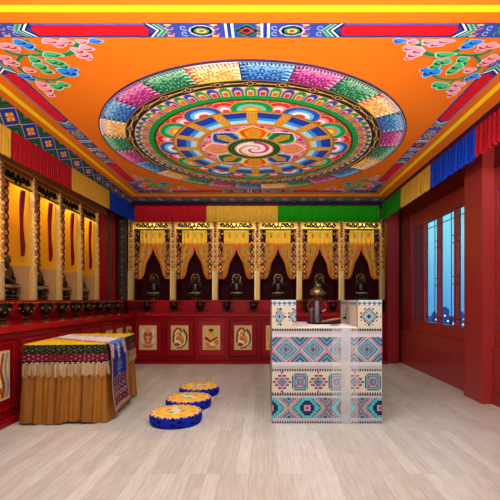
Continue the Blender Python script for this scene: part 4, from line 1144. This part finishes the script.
# ------------------------------------------------------------------ patterned desk
DX0, DX1, DY0, DY1 = .082, 1.204, 4.0, 5.05
DT = .98; UT = 1.265
cb_ = C(232, 220, 192); nv = C(38, 34, 84); te = C(104, 182, 198); tq = C(70, 205, 215); pk = C(212, 164, 178); gy = C(196, 196, 206); wt = C(236, 230, 224); sb_ = C(60, 110, 150)
def desk_col(px, py):
    """px 0..110 from left, py 0 (floor) .. 124 up, in centimetre-like units (1 unit = 1.0204 cm)"""
    y = 124 - py     # down from the eye line: 0..124
    x = px
    fx = lambda per_, off: ((x - off) % per_) - per_ / 2
    if y < 27.5:                      # upstands
        if y < 1.2: return wt
        if y < 5.2:
            d = abs(fx(5, 0)) + abs(y - 3.2)
            return nv if d < .8 else (te if d < 2.0 else (nv if d < 2.7 else wt))
        if y < 6: return gy
        # medallions
        ax = fx(16.6, -1.2) if x < 60 else (x - 97); dy = y - 16.5
        if x < 16: d = abs(x - 7.5) * 1.7 + abs(dy)
        elif x < 40: d = abs(x - 25) + abs(dy)
        else: d = abs(ax) + abs(dy)
        d = round(d * 1.2) / 1.2
        if d < 2: return nv
        if d < 3.6: return te
        if d < 4.6: return wt
        if d < 5.8: return nv
        if d < 7.6: return pk if int(y) % 2 else te
        if d < 9: return nv
        if d < 12.5 and (int(x) % 4 < 2) and (int(y) % 4 < 2): return nv
        return mixc(cb_, C(210, 196, 160), .4 if (int(x) + int(y)) % 5 == 0 else 0)
    if y < 31:
        return nv if y > 29.6 and y < 30.5 or (x % 2.5 < 1.4 and y > 28.3) else cb_
    if y < 37: return mixc(C(190, 192, 204), wt, (y - 31) / 6)
    if y < 62:
        dy = y - 49.5; ax = fx(27, .8); d = abs(ax) + abs(dy) * 1.05
        if d < 1.6: return nv
        if d < 2.8: return te
        if d < 3.8: return nv
        if d < 5.4: return pk
        if d < 6.4: return nv
        if d < 10.2: return te
        if d < 11.6: return nv if int((x + y) * .9) % 2 else te
        if d < 13.2: return pk if int((x - y) * .9) % 2 else wt
        if d < 14.6: return nv if int(x + y) % 2 else pk
        if d < 16.4: return pk
        e = abs(fx(27, 14.3)) + (12.5 - abs(dy)) * .0
        q = abs(fx(27, 14.3)); h = 12.5 - abs(dy)
        if q + h < 2.2: return pk
        if q + h < 4: return sb_
        if q + h < 5.2: return nv
        return te if q + h < 7 else sb_
    if y < 69: return mixc(C(188, 190, 202), wt, .5 + .5 * math.sin((y - 62) * .9))
    if y < 71.4: return nv if x % 2.5 < 1.4 or y < 69.7 else cb_
    if y < 92.5:
        dy = y - 82; k = int(((x - .9) % 36.4) / 18.2)
        ax = ((x - .9) % 18.2) - 9.1 - 0
        if k == 0:
            d = abs(ax) + abs(dy); d2 = abs(round(ax / 1.6)) + abs(round(dy / 1.6))
            if d < 1.4: return nv
            if d < 3.2: return te
            if d < 4.4: return nv
            if d2 < 5: return pk
            if d2 < 6: return nv if (round(ax / 1.6)) % 2 else pk
            if d2 < 7 and round(ax / 1.6) % 2 == 0: return nv
            return cb_
        d = max(abs(ax), abs(dy) * .95)
        if d > 8: return cb_
        if d > 8 or abs(ax) + abs(dy) > 14: return cb_
        if d > 7.2: return nv
        if d > 5.2: return te
        if d > 4.6: return nv
        if abs(abs(ax) - abs(dy)) < .9 and d > 1.5: return C(150, 90, 120)
        if abs(ax) + abs(dy) < 2.5: return te
        if abs(ax) + abs(dy) < 3.6: return nv
        return pk
    if y < 95.5: return nv if x % 2.5 < 1.4 or y > 94.6 else cb_
    if y < 98: return C(204, 204, 212)
    if y < 118:
        dy = y - 108; ax = ((x + 1.5 + .0) % 36.6) - 18.3; ax2 = abs(abs(ax) - 18.3)
        ax_ = ax2          # distance from stepped diamond centre
        sx, sy = round(ax2 / 2.1), round(abs(dy) / 2.1)
        q = abs(ax)        # distance from X crossing
        if q < abs(dy) * 1.0 - .0:      # triangles above / below crossing
            h = abs(dy) - q
            if h < .9: return wt
            if h < 1.7: return nv
            if h < 4: return pk if int(x * 1.3) % 3 else C(150, 100, 120)
            if h < 5: return nv
            if h < 7.5: return te
            return nv
        g_ = q - abs(dy)
        if g_ < 1.1: return nv
        if g_ < 2.0: return wt
        if g_ < 2.8: return nv
        if g_ < 3.4: return wt
        s_ = sx + sy
        if sx <= 0 and sy <= 0: return nv
        if max(ax2, abs(dy)) < 3.2: return pk
        if s_ <= 4 and (sx <= 2 and sy <= 3 or sx <= 3 and sy <= 2): return nv
        if s_ <= 6: return tq
        return nv
    if y < 121: return C(202, 202, 210)
    if y < 123.2: return nv if x % 2.5 < 1.4 or y > 122.6 else wt
    return C(200, 194, 186)
def raster(m, u0, u1, v0, v1, P, cf, cell=.5):
    """cells merged along rows"""
    v = v0
    while v < v1 - 1e-6:
        vn = min(v + cell, v1); u = u0; cur = None; us = u0
        while u < u1 - 1e-6:
            un = min(u + cell, u1); c = cf((u + un) / 2, (v + vn) / 2)
            if c != cur:
                if cur is not None: m.poly([P(us, v), P(u, v), P(u, vn), P(us, vn)], cur)
                cur = c; us = u
            u = un
        m.poly([P(us, v), P(u1, v), P(u1, vn), P(us, vn)], cur); v = vn
_dc = desk_col
def desk_col(px, py):
    c = _dc(px, py); return (c[0] * .68, c[1] * .70, c[2] * .70, 1.0)
US = 1.265 / 124; WX = (DX1 - DX0) / 110
dk_ = thing('patterned_desk', 'desk wrapped in geometric teal, pink and navy tribal cloth, standing on the floor', 'desk', ((DX0 + DX1) / 2, 4.0, 0))
ox = (DX0 + DX1) / 2
m = M()
raster(m, 0, 110, 0, DT / US, lambda u, v: (DX0 + u * WX - ox, 0, v * US), desk_col)
zt_ = DT / US; U1 = 24; U2 = 86
# sides
raster(m, 0, (DY1 - DY0) / WX, 0, DT / US, lambda u, v: (DX0 - ox, (DY1 - DY0) - u * WX, v * US), desk_col, 1)
raster(m, 0, (DY1 - DY0) / WX, 0, DT / US, lambda u, v: (DX1 - ox, u * WX, v * US), desk_col, 1)
m.poly([(DX0 - ox, DY1 - DY0, 0), (DX1 - ox, DY1 - DY0, 0), (DX1 - ox, DY1 - DY0, DT), (DX0 - ox, DY1 - DY0, DT)], cb_)
m.build('body', DESKM, dk_, recalc=False)
m = M(C(236, 233, 230)); m.box(DX0 + U1 * WX + .004 - ox, DX0 + U2 * WX - .004 - ox, .0, DY1 - DY0, DT + .0005, DT + .006); m.build('white_top', PAINT, dk_)
def upstand(ua, ub, y0, y1, lbl):
    m = M(); xa, xb = DX0 + ua * WX - ox, DX0 + ub * WX - ox
    raster(m, ua, ub, DT / US, 124, lambda u, v: (DX0 + u * WX - ox, y0, v * US), desk_col)
    n_ = (y1 - y0) / WX
    raster(m, 0, n_, DT / US, 124, lambda u, v: (xa, y1 - u * WX, v * US), lambda a, b: desk_col(a * 1.0 + 62, b), 1)
    raster(m, 0, n_, DT / US, 124, lambda u, v: (xb, y0 + u * WX, v * US), lambda a, b: desk_col(a, b), 1)
    m.poly([(xa, y1, DT), (xb, y1, DT), (xb, y1, UT), (xa, y1, UT)], cb_); m.poly([(xa, y0, UT), (xb, y0, UT), (xb, y1, UT), (xa, y1, UT)], wt)
    o = m.build('upstand', DESKM, dk_, recalc=False); o['label'] = lbl; return o
upstand(0, U1, 0, .9, 'raised left end with patterned front'); upstand(U2, 110, 0, .9, 'raised right end with patterned front')
e_ = M(C(170, 120, 84)); e_.box(DX0 + U2 * WX - .012 - ox, DX0 + U2 * WX - .001 - ox, -.003, .012, DT + .002, UT); e_.box(DX0 + U2 * WX - .012 - ox, DX0 + U2 * WX - .001 - ox, .40, .42, DT + .008, UT); e_.build('edge_strip', WOOD, dk_)
# glare down the desk front, imitated by an added translucent strip
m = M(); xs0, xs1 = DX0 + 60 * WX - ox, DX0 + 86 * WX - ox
m.grid(10, 6, lambda u, v: (xs0 + (xs1 - xs0) * u, -.006 - .002 * math.sin(u * 14), (DT + .004) * (1 - v) + .012 * v)); sh = m.build('glare_strip', GLARE, dk_, recalc=False); sh['label'] = 'translucent white strip imitating glare down the front'
m = M(); m.grid(6, 6, lambda u, v: (xs0 + .09 + .10 * u, -.011 - .001 * math.sin(u * 9), (DT + .004) * (1 - v) + .012 * v)); m.build('glare_middle', GLARE_MID, sh, recalc=False)  # denser strip for the brightest middle of the imitated glare

# objects on the desk
tz = DT + .0065
tr = thing('tray', 'flat dark tray under the censer on white desk top', 'tray', (.705, 4.60, tz))
m = M(C(30, 20, 18)); m.lathe([(.19, 0), (.20, .008), (.205, .022), (.195, .022), (.185, .010), (.01, .009)], 32, sy=.6); m.build('dish', BRONZE, tr, smooth=True)
ce = thing('incense_censer', 'brass domed incense censer on the white desk top', 'censer', (.657, 4.86, tz + .0125))
m = M(C(60, 42, 30)); m.lathe([(.075, 0), (.078, .012), (.055, .03), (.045, .06), (.062, .10), (.065, .13), (.05, .17), (.048, .22), (.056, .25)], 24)
m.build('body', BRONZE, ce, smooth=True)
m = M(C(110, 80, 40)); m.lathe([(.058, .251), (.10, .262), (.104, .272), (.07, .282), (.045, .30), (.05, .316)], 24); m.build('collar', BRASS, ce, smooth=True)
m = M(C(140, 112, 66)); m.lathe([(.06, .317), (.080, .33), (.086, .352), (.082, .378), (.064, .402), (.035, .42), (.018, .432), (.02, .446), (.013, .458), (.008, .475), (.002, .49)], 28)
for i in range(20): m.ball((.084 * math.cos(2 * PI * i / 20), .084 * math.sin(2 * PI * i / 20), .342), .008, 6, 4, C(120, 70, 30))
m.build('lid', BRASS, ce, smooth=True)
m = M(C(150, 96, 50))
for s_ in (-1, 1):
    m = M(C(150, 96, 50)); m.tube([(s_ * .06, 0, .12), (s_ * .10, 0, .14), (s_ * .115, 0, .19), (s_ * .095, 0, .24)], .010, 8)
    m.build('handle', BRASS, ce, smooth=True)
def tubeobj(name, lab, cat, x, y, h, r, col):
    t = thing(name, lab, cat, (x, y, tz + .012)); m = M(col); m.lathe([(r * .96, 0), (r, .01), (r, h - .015), (r * .9, h - .008)], 20); m.build('body', WOOD, t, smooth=True)
    m = M(mixc(col, WHITE, .25)); m.lathe([(r * .92, h - .0078), (r * 1.02, h), (r * 1.0, h + .01), (r * .4, h + .016)], 20); m.build('cap', BRASS, t, smooth=True)
tubeobj('incense_tube', 'tall purplish brown cylinder standing before the brass censer', 'container', .625, 4.63, .245, .030, C(104, 84, 92))
tubeobj('incense_tube', 'short brown cylinder left of the tall one on dark tray', 'container', .560, 4.62, .16, .024, C(70, 44, 34))
t = thing('ritual_wand', 'pale brown wooden wand lying slanted on the dark tray', 'wand', (.76, 4.55, tz + .026)); t.rotation_euler = (0, -.12, .15)
m = M(C(150, 108, 74)); m.tube([(-.10, 0, .012), (0, 0, .016), (.09, 0, .02), (.17, 0, .022)], [.008, .015, .013, .008], 10); m.build('shaft', WOOD, t, smooth=True)
m = M(C(40, 26, 20)); m.tube([(.171, 0, .022), (.20, 0, .022), (.235, 0, .02)], [.012, .016, .006], 10); m.build('knob', BRONZE, t, smooth=True)
t = thing('small_dish', 'small flat dark dish at right of the tray on white desk top', 'dish', (.775, 4.28, tz)); m = M(C(90, 70, 60)); m.lathe([(.045, 0), (.058, .008), (.052, .007), (.01, .004)], 20, sy=.6); m.build('body', BRONZE, t, smooth=True)

# ------------------------------------------------------------------ outside: bay and distant lit buildings
m = M(C(24, 76, 150)); m.box(6, 900, -300, 1500, -60.5, -60)
struct(m.build('ground', PAINT), 'dusky blue ground far outside the windows')
r = random.Random(3)
spots = [(426, 2, 'a'), (434, 1.2, 'a'), (444, 3, 'a'), (451.5, 1.2, 'a'), (461, 2, 'a')]
for k, (px, w_, pn) in enumerate(spots):
    Yd = 420; X = (px + 2 - 264) / 392 * Yd; hh = 42 + 5 * (k % 3)
    t = thing('distant_building', ['pale blue tower left of middle in the second window pane', 'low blue block at right of second window pane', 'wide blue tower low in the third window pane', 'slim blue block at right edge of third window pane',
              'blue tower with lights low in the fourth window pane', 'narrow dim block at left of third window pane', 'narrow block at left edge of fourth window pane'][k], 'building', (X, Yd, -60), 0, 'distant buildings outside the windows')
    ww = w_ * 1.2; m = M(C(60, 110, 170)); m.box(-ww, ww, 0, 8, 0, hh); m.box(-ww * .5, ww * .5, 2, 6, hh, hh + 2); m.build('tower', PAINT, t)
    for j in range(3):
        m = M(); a = r.uniform(-ww, ww - 1.5); z = hh * (.62 + .11 * j); m.box(a, a + 1.6, -.3, 0, z, z + 1.6); m.build('lit_window', LIT, t)

# ------------------------------------------------------------------ lighting
def area(name, loc, tgt, sx, sy, power, col, spread=PI):
    l = bpy.data.lights.new(name, 'AREA'); l.shape = 'RECTANGLE'; l.size = sx; l.size_y = sy; l.energy = power; l.color = col; l.spread = spread
    o = bpy.data.objects.new(name, l); COL.objects.link(o); o.location = loc
    d = Vector(tgt) - Vector(loc); o.rotation_euler = d.to_track_quat('-Z', 'Y').to_euler(); return o
area('room_fill', (0, -2.6, 1.9), (0, 6, 1.0), 5.2, 2.0, 50, (1, .96, .93))  # added wash from behind the camera, no known fixture
area('overhead_fill', (-.1, 2.2, 3.2), (-.1, 5.2, 0), 4.2, .4, 150, (.98, .98, 1))  # added fill above the frame for floor and desk top, not a known lamp
area('ceiling_fill', (-.1, -1.4, .25), (-.1, 7.0, 3.6), 4.4, .8, 10, (1, .95, .9), math.radians(110))  # added fill aimed up at the ceiling, source unseen
area('ceiling_fill_far', (-.1, -2.9, .3), (-.1, 5.1, 4.1), 4.4, .6, 84, (1, .95, .9), math.radians(34))  # added narrow fill to brighten the far ceiling, source unseen
def spot_at(x, y, z, p, col=(1, .84, .5), s=.35, rz=0):
    l = bpy.data.lights.new('niche_lamp', 'AREA'); l.shape = 'RECTANGLE'; l.size = s; l.size_y = .08; l.energy = p; l.color = col
    o = bpy.data.objects.new('niche_lamp', l); COL.objects.link(o); o.location = (x, y, z); o.rotation_euler = (0, 0, rz); return o
for i in range(6):
    o = spot_at(-2.852 + BN * (i + .5), 8.37, SH + 1.62, 1.8, s=.6); o.rotation_euler = (math.radians(28), 0, 0)
for i in range(5):
    spot_at(-3.14, starts[i] + LN / 2, SH + zhtL - .01, 3.2, s=.4, rz=PI / 2)
# world: dusky cyan sky
wd = bpy.data.worlds.new('world'); sc.world = wd; wd.use_nodes = True; nt = wd.node_tree; bg = nt.nodes['Background']
tc = nt.nodes.new('ShaderNodeTexCoord'); sp = nt.nodes.new('ShaderNodeSeparateXYZ'); nt.links.new(tc.outputs['Generated'], sp.inputs[0])
cr = nt.nodes.new('ShaderNodeValToRGB'); nt.links.new(sp.outputs['Z'], cr.inputs[0])
cr.color_ramp.elements[0].position = 0.0; cr.color_ramp.elements[0].color = C(78, 150, 200)
cr.color_ramp.elements[1].position = .16; cr.color_ramp.elements[1].color = C(120, 200, 214)
nt.links.new(cr.outputs['Color'], bg.inputs['Color']); bg.inputs['Strength'].default_value = 1.5

sc.view_settings.view_transform = 'Standard'; sc.view_settings.look = 'None'; sc.view_settings.gamma = 1; sc.view_settings.use_curve_mapping = False
sc.view_settings.exposure = 0.0
